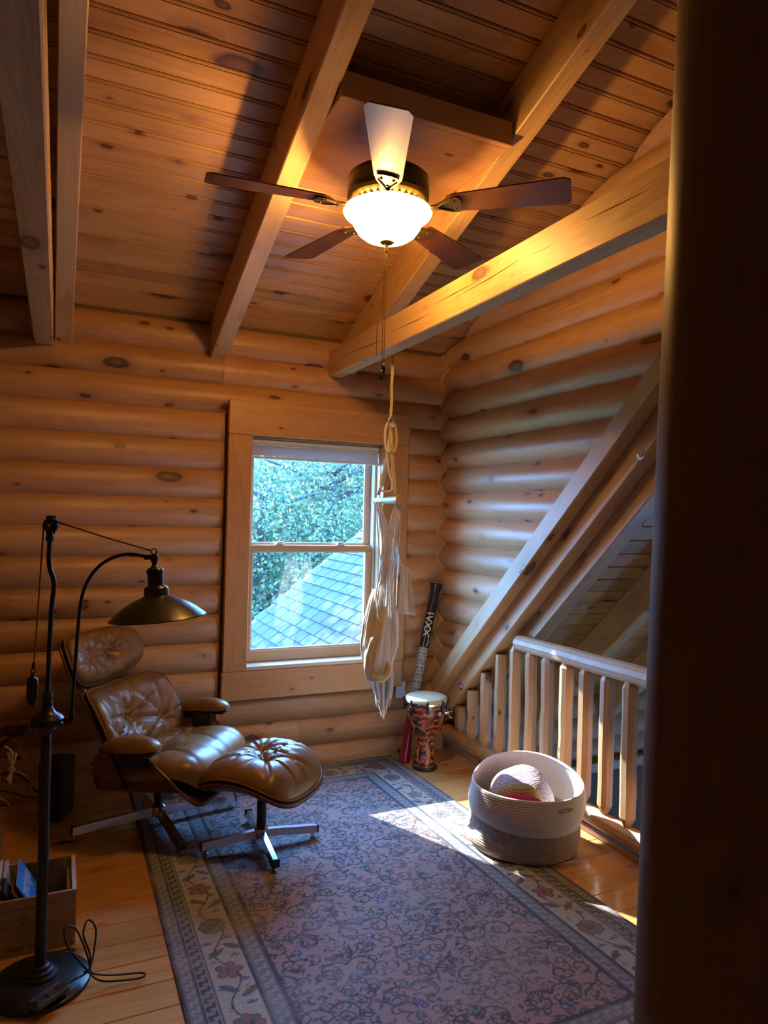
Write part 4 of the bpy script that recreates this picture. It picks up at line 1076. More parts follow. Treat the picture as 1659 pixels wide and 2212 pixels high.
# ================================================================== BASKET AND BLANKETS
bk = thing('rope_basket', 'slumped coiled rope basket, cream above and taupe below, beside the railing', 'basket', (2.262, 3.02, .004))
toc = Vector((-.6,-.8,0))
def bk_pt(a, v_, off=0.0):
    """v_ 0 floor .. 1 rim"""
    c, s = math.cos(a), math.sin(a); fr = max(0, c*toc.x+s*toc.y); bkk = max(0, -(c*toc.x+s*toc.y)); lf_ = c*-.8+s*.6
    r = .268 + .022*math.sin(v_*PI*1.0) - .030*math.exp(-((v_-.42)/.16)**2)*(.6+.4*math.sin(2*a+1)) + .012*v_
    r += .014*math.sin(3*a+4*v_)*v_ + (.03*math.exp(-((v_-.12)/.12)**2))*max(0, lf_)
    z = .008+.345*v_ + v_*(.030*bkk-.030*fr+.012*math.sin(2*a+.5))
    r += off
    sh = -.045*v_
    return (r*c*1.0+sh*.6*1.0, r*s*1.0+sh*.8, z)
ROWS = 27
def band(v0, v1, rows):
    mb = MB(); n = 110
    vs_ = []
    for k in range(rows):
        for q_ in (0, .33, .66): vs_.append((v0+(v1-v0)*(k+q_)/rows, .0055*math.sin(q_*PI+.15)))
    vs_.append((v1, .0))
    V = [bk_pt(2*PI*i/n, v_, o_) for (v_, o_) in vs_ for i in range(n)]
    V2 = [bk_pt(2*PI*i/n, v_, -.010) for (v_, o_) in vs_ for i in range(n)]
    m = len(vs_); F = []
    for j in range(m-1):
        for i in range(n):
            l = (i+1) % n; F.append((j*n+i, j*n+l, (j+1)*n+l, (j+1)*n+i)); F.append((m*n+j*n+i, m*n+(j+1)*n+i, m*n+(j+1)*n+l, m*n+j*n+l))
    for i in range(n):
        l = (i+1) % n; F.append(((m-1)*n+i, (m-1)*n+l, m*n+(m-1)*n+l, m*n+(m-1)*n+i))
    mb.add(V+V2, F); return mb
M_TAUPE = mat('taupe_rope', (.42,.35,.275), .9, bump=.6, bscale=260, var=.25); M_CREAM = mat('cream_rope', (.74,.69,.60), .9, bump=.5, bscale=260, var=.06)
band(0, .46, 13).build('lower_band', M_TAUPE, bk, smooth=True)
band(.46, 1.0, 15).build('upper_band', M_CREAM, bk, smooth=True)
MB().tube([bk_pt(2*PI*i/80, 1.0, -.004) for i in range(80)], .0075, 8, True).build('rim_coil', M_CREAM, bk, smooth=True)
MB().lathe([(0,.006),(.25,.006),(.26,.010),(0,.012)], 48).build('base', M_TAUPE, bk)
ah = math.atan2(-.8*0-.98, .12)
MB().tube([bk_pt(ah+.16*math.cos(k), .86+.022*math.sin(k), .002) for k in np.linspace(0,2*PI,20,endpoint=False)], .004, 6, True).build('handle_slot', mat('slot_rope', (.34,.26,.20), .9), bk, smooth=True)  # handle slot outlined in its own pinkish brown rope
# crocheted blanket
def heap(cx, cy, rx, ry, zt, zb_, rot, ex, seed, lump=.015, n=64, m=44):
    R_ = random.Random(seed); ph = [R_.uniform(0,6.28) for _ in range(4)]
    def fn(u_, v_):
        a = 2*PI*u_; rho = min(1, v_*1.25) if v_ < .8 else 1.0
        if v_ < .8: prof = (1-rho**ex)
        else: prof = 0
        z = zb_+(zt-zb_)*prof**.6 if v_ < .8 else zb_-(v_-.8)*.25
        x = rx*rho*math.cos(a)*(1+.07*math.sin(3*a+ph[0])); y_ = ry*rho*math.sin(a)*(1+.07*math.sin(2*a+ph[1]))
        z += lump*math.sin(x*26+ph[2])*math.cos(y_*19+ph[3])*prof
        c, s = math.cos(rot), math.sin(rot)
        return (cx+x*c-y_*s, cy+x*s+y_*c, z)
    return MB().grid(fn, n, m, True)
def crochet(name):
    m, n, b, out = newmat(name); L = n.links.new
    a = n.nodes.new('ShaderNodeAttribute'); a.attribute_name = 'col'
    tc = n.nodes.new('ShaderNodeTexCoord'); vo = n.nodes.new('ShaderNodeTexVoronoi'); vo.inputs['Scale'].default_value = 85; vo.inputs['Randomness'].default_value = .15; L(tc.outputs['Object'], vo.inputs['Vector'])
    mr = n.nodes.new('ShaderNodeMapRange'); mr.inputs['From Min'].default_value = .25; mr.inputs['From Max'].default_value = .62; mr.inputs['To Min'].default_value = 1; mr.inputs['To Max'].default_value = .45; L(vo.outputs['Distance'], mr.inputs['Value'])
    hs = n.nodes.new('ShaderNodeHueSaturation'); L(a.outputs['Color'], hs.inputs['Color']); L(mr.outputs[0], hs.inputs['Value']); L(hs.outputs[0], b.inputs['Base Color']); b.inputs['Roughness'].default_value = .9
    bp = n.nodes.new('ShaderNodeBump'); bp.inputs['Strength'].default_value = .7; bp.inputs['Distance'].default_value = .005; bp.invert = True; L(vo.outputs['Distance'], bp.inputs['Height']); L(bp.outputs[0], b.inputs['Normal'])
    return m
M_CRO = crochet('crochet_wool')
bl = heap(2.235, 3.02, .205, .185, .385, .17, .6, 3.0, 2)
def blc(p):
    k = (p[0]-2.24)*.6+(p[1]-3.035)*.8 + .02*math.sin(p[0]*30)
    pk = (.62,.36,.34); li = (.50,.38,.62); wl = (.60,.50,.62)
    s = (p[0]-2.24)*.8-(p[1]-3.035)*.6
    if s < -.09: return pk
    return pk if k > .085 and s < .03 else (li if k > .0 else wl)
o = bl.build('crochet_blanket', M_CRO, None, smooth=True, colors=[blc(v) for v in bl.v]); tag(o, 'pink and lilac crocheted blanket folded in the rope basket', 'blanket')
b2 = heap(2.145, 2.91, .145, .085, .36, .20, -.62, 3.0, 6, .008)
o = b2.build('crochet_blanket', M_CRO, None, smooth=True, colors=[(.56,.58,.36) if ((v[0]-2.145)*.6+(v[1]-2.91)*.8) > .018 else (.55,.33,.10) for v in b2.v]); tag(o, 'pale green and orange edged crochet fold in front in the basket', 'blanket')
b3 = heap(2.115, 2.845, .13, .05, .338, .20, -.62, 3.5, 12, .01)
tag(b3.build('red_throw', mat('red_wool', (.42,.008,.03), .85, bump=.7, bscale=220), None, smooth=True), 'crimson red knitted throw at the front of the rope basket', 'blanket')

# ================================================================== FLOOR LAMP
LP = Vector((-.018, 2.762, 0)); LR = Vector((.907,-.421,0))
lp = thing('pulley_floor_lamp', 'black iron pulley floor lamp with a wide cone shade over the lounge chair', 'floor lamp', tuple(LP), math.atan2(-.421,.907))
MB().lathe([(0,0),(.165,0),(.170,.006),(.167,.014),(.152,.022),(.10,.031),(.062,.036),(.060,.044),(.048,.047),(.046,.056),(.034,.060),(.030,.070),(.022,.074),(0,.074)], 64).build('base', M_IRON, lp, auto=30)
MB().lathe([(.0195,.072),(.0175,.90)], 24).build('pole', M_IRON, lp, auto=40)
MB().lathe([(.018,.890),(.026,.896),(.032,.905),(.032,.914),(.050,.922),(.056,.930),(.050,.940),(.056,.946),(.048,.956),(.030,.966),(.022,.978),(.016,.99),(.020,1.0),(.016,1.012),(.018,1.03),(.013,1.04)], 32).build('swivel_collar', M_IRON, lp, auto=40)
for a in (.3, 2.4, 4.3):
    M = Matrix.Rotation(a, 4, 'Z'); MB().tube([M @ Vector(p) for p in ((.045,0,.93),(.070,0,.925),(.082,0,.935),(.086,0,.948))], [.006,.007,.008,.004], 8).build('scroll', M_IRON, lp, smooth=True)
MB().tube(bez([(0,0,1.03),(.002,0,1.20),(.006,0,1.34),(.011,0,1.405),(.009,0,1.44),(-.004,0,1.475),(-.009,0,1.51),(-.008,0,1.56),(-.008,0,1.60)], 6), .0085, 12).build('upper_rod', M_IRON, lp, smooth=True)
MB().lathe([(.012,1.575),(.015,1.585),(.012,1.595),(.014,1.603),(0,1.605)], 20, Matrix.Translation((-.008,0,0))).build('rod_cap', M_IRON, lp, auto=40)
pu = MB().lathe([(0,-.007),(.026,-.007),(.026,-.004),(.021,0),(.026,.004),(.026,.007),(0,.007)], 28, Matrix.Translation((-.006,0,1.632)) @ Matrix.Rotation(PI/2,4,'X')).build('pulley', M_IRON, lp, auto=35)
for s in (-1, 1): MB().box((-.018,s*.010-.002,1.60),(.006,s*.010+.002,1.666), bev=.001).build('pulley_plate', M_IRON, pu)
MB().lathe([(0,-.014),(.005,-.014),(.005,.014),(0,.014)], 10, Matrix.Translation((-.006,0,1.632)) @ Matrix.Rotation(PI/2,4,'X')).build('axle', M_STEEL, pu)
HK = Vector((.368,0,1.548))
MB().tube([(.015,0,1.645),(.19,0,1.594),tuple(HK+Vector((-.018,0,.004)))], .0032, 8).build('lift_cord', M_BROPE, lp, smooth=True)
MB().tube(bez([(-.031,0,1.64),(-.036,0,1.5),(-.046,0,1.25),(-.052,0,1.135)], 6), .0032, 8).build('lift_cord', M_BROPE, lp, smooth=True)
cw = MB().lathe([(0,.985),(.006,.987),(.009,.995),(.017,1.0),(.019,1.008),(.019,1.075),(.016,1.085),(.008,1.092),(.006,1.105),(0,1.106)], 24, Matrix.Translation((-.055,0,0))).build('counterweight', M_IRON, lp, auto=35)
MB().tube([(-.054+.008*math.cos(a),0,1.113+.008*math.sin(a)) for a in np.linspace(0,2*PI,16,endpoint=False)], .002, 6, True).build('hook_ring', M_IRON, cw, smooth=True)
MB().lathe([(.005,1.118),(.006,1.14),(.004,1.142)], 12, Matrix.Translation((-.053,0,0))).build('cord_end', M_IRON, cw, auto=40)
MB().tube(bez([(.03,0,.945),(.075,0,.940),(.088,0,.950)], 5), .006, 8).build('arm_pivot', M_IRON, lp, smooth=True)
MB().lathe([(.009,.935),(.011,.94),(.009,.965),(.006,.97)], 12, Matrix.Translation((.088,0,0))).build('arm_socket', M_IRON, lp, auto=40)
MB().tube(bez([(.088,0,.955),(.096,0,1.15),(.106,0,1.33),(.122,0,1.415),(.160,0,1.480),(.215,0,1.521),(.275,0,1.536),(.335,0,1.530)], 7), .0062, 12).build('curved_arm', M_IRON, lp, smooth=True)
MB().tube([(HK.x-.004+.010*math.cos(a),0,HK.z+.010*math.sin(a)) for a in np.linspace(0,2*PI,18,endpoint=False)], .0022, 6, True).build('hook', M_IRON, lp, smooth=True)
ST = Matrix.Translation((.366,0,1.524)) @ Matrix.Rotation(math.radians(-5), 4, 'Y')
kn_ = MB().tube([ST @ Vector((-.035,0,.006)), ST @ Vector((-.006,0,.004))], .009, 10); kn_.lathe([(0,-.026),(.008,-.022),(.013,-.008),(.014,.004),(.010,.014),(0,.016)], 16, ST); kn_.build('knuckle', M_IRON, lp, auto=40)
sk = MB().lathe([(.010,-.022),(.014,-.030),(.026,-.036),(.030,-.044),(.030,-.052),(.027,-.055),(.027,-.096),(.040,-.104),(.042,-.110),(.042,-.128),(.044,-.135)], 32, ST).build('socket', M_IRON, lp, auto=40)
M_SHADE = mat('shade_outside', (.030,.026,.022), .35, metal=.5)
shp = [(.040,-.130),(.060,-.137),(.095,-.150),(.130,-.168),(.160,-.188),(.183,-.206),(.193,-.214),(.1955,-.217),(.192,-.218),(.180,-.210),(.155,-.192),(.125,-.173),(.090,-.156),(.055,-.142),(.036,-.137)]
MB().lathe([(r*.86 if r > .05 else r, z if z > -.14 else -.14+(z+.14)*.92) for r, z in shp], 64, ST, capb=False, capt=False).build('shade', M_SHADE, lp, smooth=True)
MB().lathe([(0,-.20),(.018,-.196),(.024,-.18),(.016,-.155),(.013,-.13),(0,-.128)], 20, ST).build('bulb', mat('bulb_glass', (.7,.7,.66), .2), lp, smooth=True)
# foot dimmer lying over the base rim, with its cord
th_ = .075
fs = thing('foot_switch', 'black lamp foot switch lying on the round lamp base, cord looped beside it', 'switch', (.012, 2.612, .034), math.radians(38))
fs.rotation_euler = (math.radians(-4), math.radians(0), math.radians(38))
sw = MB().box((-.065,-.030,.0),(.065,.030,.024), bev=.007).build('body', mat('foot_switch_plastic', (.05,.047,.040), .5), fs)
for k in range(3): MB().box((-.058+.040*k,-.026,.022),(-.022+.040*k,.004,.028), bev=.003).build('key', M_BLACK, sw)
cp = [(.065,.0,.012),(.10,-.006,.012),(.15,-.02,.02),(.17,.0,.06),(.16,.02,.13),(.19,.03,.165),(.215,.02,.12),(.185,.0,.05),(.155,-.02,.015),(.17,-.05,.0),(.22,-.09,-.018),(.27,-.15,-.025),(.255,-.17,-.026),(.21,-.13,-.022),(.16,-.06,-.012),(.14,-.01,.03),(.11,.04,.11),(.115,.06,.165),(.15,.05,.15),(.165,.02,.08),(.16,-.01,.02),(.14,.0,.012)]
MB().tube(bez(cp, 8), .0034, 8).build('cord', M_BLACK, fs, smooth=True)

# ================================================================== CRATE WITH RECORDS AND MAGAZINES
CRX1, CRY0, CRY1, CRH, CRX0 = .102, 2.965, 3.275, .214, -.47
M_CRX = pine('crate_pine_x', 0, light=(.46,.30,.17), mid=(.38,.235,.12), dark=(.26,.14,.065), rough=.75, knots=.5, vary=.04)
M_CRY = pine('crate_pine_y', 1, light=(.52,.40,.29), mid=(.46,.33,.22), dark=(.34,.22,.13), rough=.75, knots=.4, vary=.04)
cx_ = (CRX0+CRX1)/2; cy_ = (CRY0+CRY1)/2
cr = thing('wooden_crate', 'stained pine wine crate with faint printed script, full of magazines', 'crate', (cx_, cy_, 0)); hw = (CRX1-CRX0)/2; hd_ = (CRY1-CRY0)/2
MB().box((-hw,-hd_,0),(hw,-hd_+.012,CRH), bev=.0015).build('front_panel', M_CRX, cr)
MB().box((-hw,hd_-.012,0),(hw,hd_,CRH), bev=.0015).build('rear_panel', M_CRX, cr)
for s in (-1, 1):
    sd = MB().box((min(s*hw,s*(hw-.016)),-hd_+.0125,0),(max(s*hw,s*(hw-.016)),hd_-.0125,CRH), bev=.0015).build('side_panel', M_CRY, cr)
    MB().box((s*(hw-.024)-.007,-hd_+.02,.05),(s*(hw-.024)+.007,hd_-.06,CRH-.025), bev=.001).build('inner_slat', M_CRX, sd)
MB().box((-hw+.017,-hd_+.013,.002),(hw-.017,hd_-.013,.012)).build('bottom', M_CRX, cr)
for z in (.02,.078,.135,.195): MB().lathe([(0,0),(.0028,0),(.0028,.001),(0,.001)], 8, Matrix.Translation((hw-.012,-hd_-.0001,z)) @ Matrix.Rotation(PI/2,4,'X')).build('nail', mat('nail_rust', (.05,.03,.02), .7), cr)
M_INK = mat('brown_ink', (.085,.040,.018), .8)
def text(body, size, m, par, M, shear=0.0, ext=.0004, name='lettering', squeeze=1.0, fit=None):
    cu = bpy.data.curves.new(name, 'FONT'); cu.body = body; cu.size = size; cu.shear = shear; cu.extrude = ext; cu.resolution_u = 3
    to = bpy.data.objects.new('tmp', cu); COL.objects.link(to); dg = bpy.context.evaluated_depsgraph_get(); dg.update()
    me = bpy.data.meshes.new_from_object(to.evaluated_get(dg)); bpy.data.objects.remove(to, do_unlink=True)
    xs_ = [v.co.x for v in me.vertices]; wd_ = max(xs_)-min(xs_); squeeze = (fit/wd_) if fit else squeeze; me.transform(M @ Matrix.Scale(squeeze, 4, (1,0,0))); me.materials.clear(); return link(name, me, m, par)
FM = Matrix.Rotation(PI/2, 4, 'X')
text('Napa Valley', .030, M_INK, cr, Matrix.Translation((hw-.245,-hd_-.0006,.022)) @ FM, .35)
def flour(pts, r): return MB().tube(bez([(x,-hd_-.0003,z) for x, z in pts], 8), r, 4)
flour([(-.02,.10),(.03,.112),(.05,.135),(.035,.145),(.03,.12),(.07,.105),(.10,.118),(.115,.14),(.105,.148),(.10,.12),(.14,.10),(.175,.108)], .0011).build('printed_flourish', M_INK, cr)
flour([(.02,.170),(.10,.178),(.16,.172),(.21,.180)], .0014).build('printed_flourish', M_INK, cr)
flour([(.12,.095),(.17,.092),(.205,.112),(.215,.088),(.23,.095)], .0010).build('printed_flourish', M_INK, cr)
def sheet(name, label, cat, x, y0, y1, z0, L_, lean, th, m, group=None):
    """flat item standing on its long edge, leaning by angle lean about y (top towards -x when positive)"""
    mb = MB().box((0,0,0),(th,y1-y0,L_), bev=min(.001,th*.3)); o = mb.build(name, m, None, loc=(x,y0,z0), rot=(0,-lean,0)); return tag(o, label, cat, group)
M_PAPW = mat('magazine_page_edges', (.50,.49,.48), .7, var=.2, bscale=300); M_MBLUE = mat('magazine_cover_blue', (.016,.26,.85), .3, coat=.3)
CB_ = .0135
mg = thing('michigan_magazine', 'bright blue magazine with white masthead leaning in the crate', 'magazine', (.0, 2.985, CB_+.062)); mg.rotation_euler = (0, math.radians(-31), 0)
MB().box((0,0,0),(.004,.225,.215)).build('pages', M_PAPW, mg)
MB().box((.004,-.0005,-.0005),(.0046,.2255,.2155)).build('cover', M_MBLUE, mg)
# masthead: baseline runs away from the viewer along +y, letter tops towards the upper edge
TM = Matrix(((0,0,1,.0048),(1,0,0,.012),(0,1,0,.135),(0,0,0,1)))
text('michigan', .085, mat('masthead_white', (.75,.80,.85), .4), mg, TM, 0, .0002, 'masthead', 1.0, .200)
text('ANNUAL MUSIC GUIDE', .011, mat('subtitle_blue', (.20,.40,.75), .4), mg, Matrix(((0,0,1,.0048),(1,0,0,.03),(0,1,0,.140),(0,0,0,1))), 0, .0002, 'subtitle') if False else None
MB().lathe([(0,0),(.040,0),(.040,.0003),(0,.0003)], 24, Matrix.Translation((.0047,.055,.035)) @ Matrix.Rotation(PI/2,4,'Y')).build('cover_photo', M_BLACK, mg)
MB().lathe([(0,0),(.020,0),(.020,.0003),(0,.0003)], 7, Matrix.Translation((.0051,.058,.045)) @ Matrix.Rotation(PI/2,4,'Y')).build('cover_photo_light', mat('photo_pale', (.5,.5,.48), .5), mg)
R = random.Random(21)
for k in range(5):
    sheet('magazine', ('first','second','third','fourth','fifth')[k]+' pale magazine from the left in the upright stack in the crate', 'magazine', -.212+.0185*k, 3.10, 3.25, CB_, .235+R.uniform(-.01,.008), math.radians(6), .014, M_PAPW, 'pale magazines stacked upright in the crate')
dk = mat('record_sleeve_dark', (.030,.026,.024), .6); dk2 = mat('record_sleeve_grey', (.20,.17,.13), .7)
for k in range(4):
    sheet('record_sleeve', ('first','second','third','fourth')[k]+' leaning record sleeve from the left at the crate front', 'record', -.078+.029*k, 2.985, 3.085, CB_, .262, math.radians(31), .008, (dk, dk2)[k % 2], 'record sleeves leaning in the crate')
sheet('album_cover', 'album cover with a black and white photograph leaning behind the lamp pole', 'record', .045, 2.99, 3.19, CB_, .185, math.radians(36), .006, mat('album_bw', (.22,.22,.21), .5, var=.9, bscale=60))
sheet('grey_folder', 'grey folder lying against the album at the right of the crate', 'folder', .064, 3.00, 3.18, CB_, .16, math.radians(38), .005, mat('folder_grey', (.10,.10,.10), .6))
sheet('cardboard_divider', 'brown cardboard sheet standing at the back of the crate', 'cardboard', .035, 3.235, 3.245, CB_, .18, 0, .004, M_CRX)
bpy.data.objects.remove(bpy.data.objects['cardboard_divider'], do_unlink=True)
cdv = MB().box((-.10,0,0),(.055,.003,.20)).build('cardboard_divider', mat('cardboard', (.16,.10,.055), .8), None, loc=(.0,3.252,CB_)); tag(cdv, 'brown cardboard sheet standing at the back of the crate', 'cardboard')

# ================================================================== SPEAKER, CORDS AND OUTLETS BY THE WALL
sp = thing('speaker', 'small black speaker cabinet on the floor behind the lamp pole', 'speaker', (.030, 4.235, 0), math.radians(-25))
MB().box((-.062,-.085,.004),(.062,.085,.315), bev=.005).build('cabinet', M_BLACK, sp)
MB().box((-.055,-.090,.012),(.055,-.085,.307), bev=.002).build('grille', mat('grille_cloth', (.008,.008,.009), .9), sp)
MB().lathe([(0,0),(.008,0),(.008,.003),(0,.003)], 14, Matrix.Translation((.03,-.0905,.03)) @ Matrix.Rotation(PI/2,4,'X')).build('badge', M_IRON, sp)
for x in (-.05,.05):
    for y_ in (-.07,.07): MB().lathe([(0,0),(.008,0),(.008,.005),(0,.005)], 10, Matrix.Translation((x,y_,0))).build('foot', M_BLACK, sp)
pw = thing('power_tap', 'white power strip end standing on the floor at the left edge', 'power strip', (-.235, 3.80, 0), math.radians(-12))
MB().box((-.030,-.024,0),(.030,.024,.155), bev=.006).build('housing', mat('aged_white_plastic', (.36,.31,.22), .5), pw)
for z in (.04,.085,.125):
    for s in (-1,1): MB().box((s*.008-.0018,-.0245,z),(s*.008+.0018,-.0238,z+.010)).build('slot', M_BLACK, pw)
MB().lathe([(.013,.155),(.013,.185),(.009,.20),(.007,.21)], 14).build('strain_relief', bpy.data.materials['aged_white_plastic'], pw, auto=40)
MB().tube(bez([(0,0,.205),(.002,0,.30),(.010,0,.39),(-.005,.01,.46),(-.06,.02,.50),(-.16,.03,.50),(-.30,.03,.30),(-.33,.03,.02)], 8), .008, 10).build('lead', bpy.data.materials['aged_white_plastic'], pw, smooth=True)
def FP(px, py, Yp):        # a point on the plane y = Yp that the eye sees at this pixel
    d_ = f + r1*((px-829.5)/FPX) - u1*((py-1106)/FPX); t_ = Yp/d_.y; return Vector((0,0,HC))+d_*t_
def cable(name, label, pts, r, m, Yp, cat='cable'):
    base = FP(*pts[0], Yp)
    t_ = thing(name, label, cat, tuple(base)); P_ = [FP(x, y_, Yp+dy)-base for (x, y_), dy in zip(pts, [.012*math.sin(2.1*i) for i in range(len(pts))])]
    MB().tube(bez(P_, 7), r, 8).build('lead', m, t_, smooth=True); return t_, base
M_YEL = mat('yellow_cable', (.42,.24,.015), .5); M_TAN = mat('tan_cable', (.30,.23,.15), .6)
cable('yellow_cable', 'yellow cable arching behind the bundle of white cord', [(-40,1640),(-10,1605),(15,1593),(30,1598),(44,1618),(47,1640),(42,1655),(31,1662),(30,1667),(45,1670),(60,1682),(67,1695),(66,1715),(58,1735),(48,1750),(38,1760),(25,1745),(8,1728),(-30,1715)], .0055, M_YEL, 4.18)
cable('tan_cable', 'thin tan cable hanging in a wide loop at the left edge', [(-40,1625),(-5,1605),(20,1594),(45,1598),(62,1608),(68,1630),(74,1650),(79,1665),(72,1682),(60,1695),(58,1712),(62,1728),(55,1740),(42,1755)], .0038, M_TAN, 4.24)
cable('black_cable', 'black cable sagging behind the lamp pole', [(-30,1690),(20,1668),(50,1680),(70,1700),(80,1710),(90,1714)], .006, M_BLACK, 4.30)
cable('black_cable', 'lower black cable running level to the speaker', [(-30,1705),(25,1712),(55,1722),(80,1722),(92,1724)], .005, M_BLACK, 4.32)
t_, base = cable('cord_bundle', 'coiled bundle of white cord tied in the middle', [(10,1612),(20,1618),(27,1628),(24,1660)], .004, M_ROPE, 4.10)
cbn = MB(); R = random.Random(3)
for k in range(9):
    a_ = FP(16+2.6*k,1632+R.uniform(-8,6),4.10)-base; m_ = FP(25+R.uniform(-4,4),1662,4.10)-base; e_ = FP(14+2.2*k*.6,1688+R.uniform(-6,6),4.10)-base
    cbn.tube(bez([a_, (a_+m_)/2+Vector((.004*math.sin(k),.01*math.cos(k*2),0)), m_, (m_+e_)/2, e_], 5), .0038, 6)
tag(cbn.build('coils', M_ROPE, t_, smooth=True), kind='stuff')
MB().tube([FP(18,1660,4.09)-base, FP(25,1657,4.085)-base, FP(32,1662,4.09)-base, FP(25,1668,4.11)-base], .004, 6, True).build('tie', M_ROPE, t_, smooth=True)
# dark stand the cords hang on
g0 = FP(-60,1840,4.16); g0.z = 0
stn = thing('cable_stand', 'black metal stand at the left edge that the coiled cords hang on', 'stand', tuple(g0))
for nm, a_, b_ in (('strut',(-60,1660),(52,1568)),('hook_arm',(-60,1622),(45,1638))):
    MB().tube([FP(*a_,4.16)-g0, FP(*b_,4.16)-g0], .010, 10).build(nm, M_BLACK, stn, smooth=True)
MB().tube([Vector((0,0,0)), Vector((0,0,FP(-60,1600,4.16).z))], .012, 10).build('upright', M_BLACK, stn, auto=40)
MB().lathe([(0,0),(.10,0),(.10,.012),(0,.018)], 24).build('foot', M_BLACK, stn, auto=40)
ol = thing('wall_outlet', 'white outlet plate low on the wall behind the drum', 'outlet', (2.235, YW-.062, .435))
MB().box((-.036,-.006,-.03),(.036,.004,.085), bev=.003).build('plate', M_WHITE, ol)
for z in (.012,.050): MB().box((-.014,-.0075,z-.012),(.014,-.006,z+.012), bev=.001).build('socket', M_WHITE, ol)

# ================================================================== OUTSIDE: SHINGLED ROOF AND TREES
RS = .798
def rz(x): return -1.008+RS*x
ang = math.atan(RS)
M_SHN = mat('shingle_granules', (.20,.22,.24), .95, bump=.8, bscale=220, var=.45)
def shmat(name, c):
    m, n, b, out = newmat(name); L = n.links.new; tc = n.nodes.new('ShaderNodeTexCoord'); oi = n.nodes.new('ShaderNodeObjectInfo')
    no = n.nodes.new('ShaderNodeTexNoise'); no.inputs['Scale'].default_value = 160; no.inputs['Detail'].default_value = 2; L(tc.outputs['Object'], no.inputs['Vector'])
    mr = n.nodes.new('ShaderNodeMapRange'); mr.inputs['From Min'].default_value = .3; mr.inputs['From Max'].default_value = .7; mr.inputs['To Min'].default_value = .5; mr.inputs['To Max'].default_value = 1.35; L(no.outputs['Fac'], mr.inputs['Value'])
    m2 = n.nodes.new('ShaderNodeMapRange'); m2.inputs['To Min'].default_value = .72; m2.inputs['To Max'].default_value = 1.2; L(oi.outputs['Random'], m2.inputs['Value'])
    mu = n.nodes.new('ShaderNodeMath'); mu.operation = 'MULTIPLY'; L(mr.outputs[0], mu.inputs[0]); L(m2.outputs[0], mu.inputs[1])
    hs = n.nodes.new('ShaderNodeHueSaturation'); hs.inputs['Color'].default_value = (*c, 1); L(mu.outputs[0], hs.inputs['Value']); L(hs.outputs[0], b.inputs['Base Color']); b.inputs['Roughness'].default_value = .95
    return m
M_SH = shmat('asphalt_shingle', (.020,.026,.034))
nr = thing('porch_roof', 'grey shingled roof slope rising to the right outside the window', 'roof', (0, 4.80, -1.2))
v = [(.6,4.80,rz(.6)-.03),(5.2,4.80,rz(5.2)-.03),(5.2,7.5,rz(5.2)-.03),(.6,7.5,rz(.6)-.03)]
mb = MB(); mb.add([(a,b_-4.8,c+1.2) for a,b_,c in v]+[(a,b_-4.8,c+1.2-.15) for a,b_,c in v], [(0,1,2,3),(7,6,5,4),(0,4,5,1),(1,5,6,2),(2,6,7,3),(3,7,4,0)]); mb.build('roof_deck', DARKW, nr)
EXPO, TAB = .128, .262
tabm = MB(); tabm.add([(0,.006,.006),(EXPO*1.12,.006,-.006),(EXPO*1.12,TAB-.006,-.006),(0,TAB-.006,.006),(0,.006,-.012),(EXPO*1.12,.006,-.018),(EXPO*1.12,TAB-.006,-.018),(0,TAB-.006,-.012)], [(0,1,2,3),(7,6,5,4),(0,4,5,1),(1,5,6,2),(2,6,7,3),(3,7,4,0)])
tme = tabm.mesh('shingle_tab'); nt_ = 0
R = random.Random(17)
for i in range(0, 27):
    x = .95+i*EXPO*math.cos(ang); off = (i % 2)*TAB*.5+R.choice((0,.02,.05))
    j = 0; y = 7.5-TAB+off*.0
    ycur = 7.5-off
    while ycur > 4.85:
        a0 = ycur-TAB
        # only tabs the window can show
        if nt_ < 290 and .20 < x/ max(.1,(a0+.13)) < .46 and a0+TAB > 4.85:
            o = link('shingle', tme, M_SH, nr, (x, a0-4.80, rz(x)+1.2+.004), (0, -ang, 0)); nt_ += 1
        ycur -= TAB
struct('ground', MB().box((-30,4.9,-4.0),(40,60,-3.4)), mat('outside_grass', (.05,.09,.02), .95, var=.3, bscale=3))
def leafmat(name):
    m, n, b, out = newmat(name); L = n.links.new
    a = n.nodes.new('ShaderNodeAttribute'); a.attribute_name = 'col'; n.nodes.remove(b)
    df = n.nodes.new('ShaderNodeBsdfDiffuse'); tl = n.nodes.new('ShaderNodeBsdfTranslucent'); mx = n.nodes.new('ShaderNodeMixShader'); mx.inputs[0].default_value = .45
    L(a.outputs['Color'], df.inputs[0]); L(a.outputs['Color'], tl.inputs[0]); L(df.outputs[0], mx.inputs[1]); L(tl.outputs[0], mx.inputs[2]); L(mx.outputs[0], out.inputs[0]); return m
M_LEAF = leafmat('leaves'); M_BARK = mat('bark', (.035,.03,.026), .9, bump=.6, bscale=18)
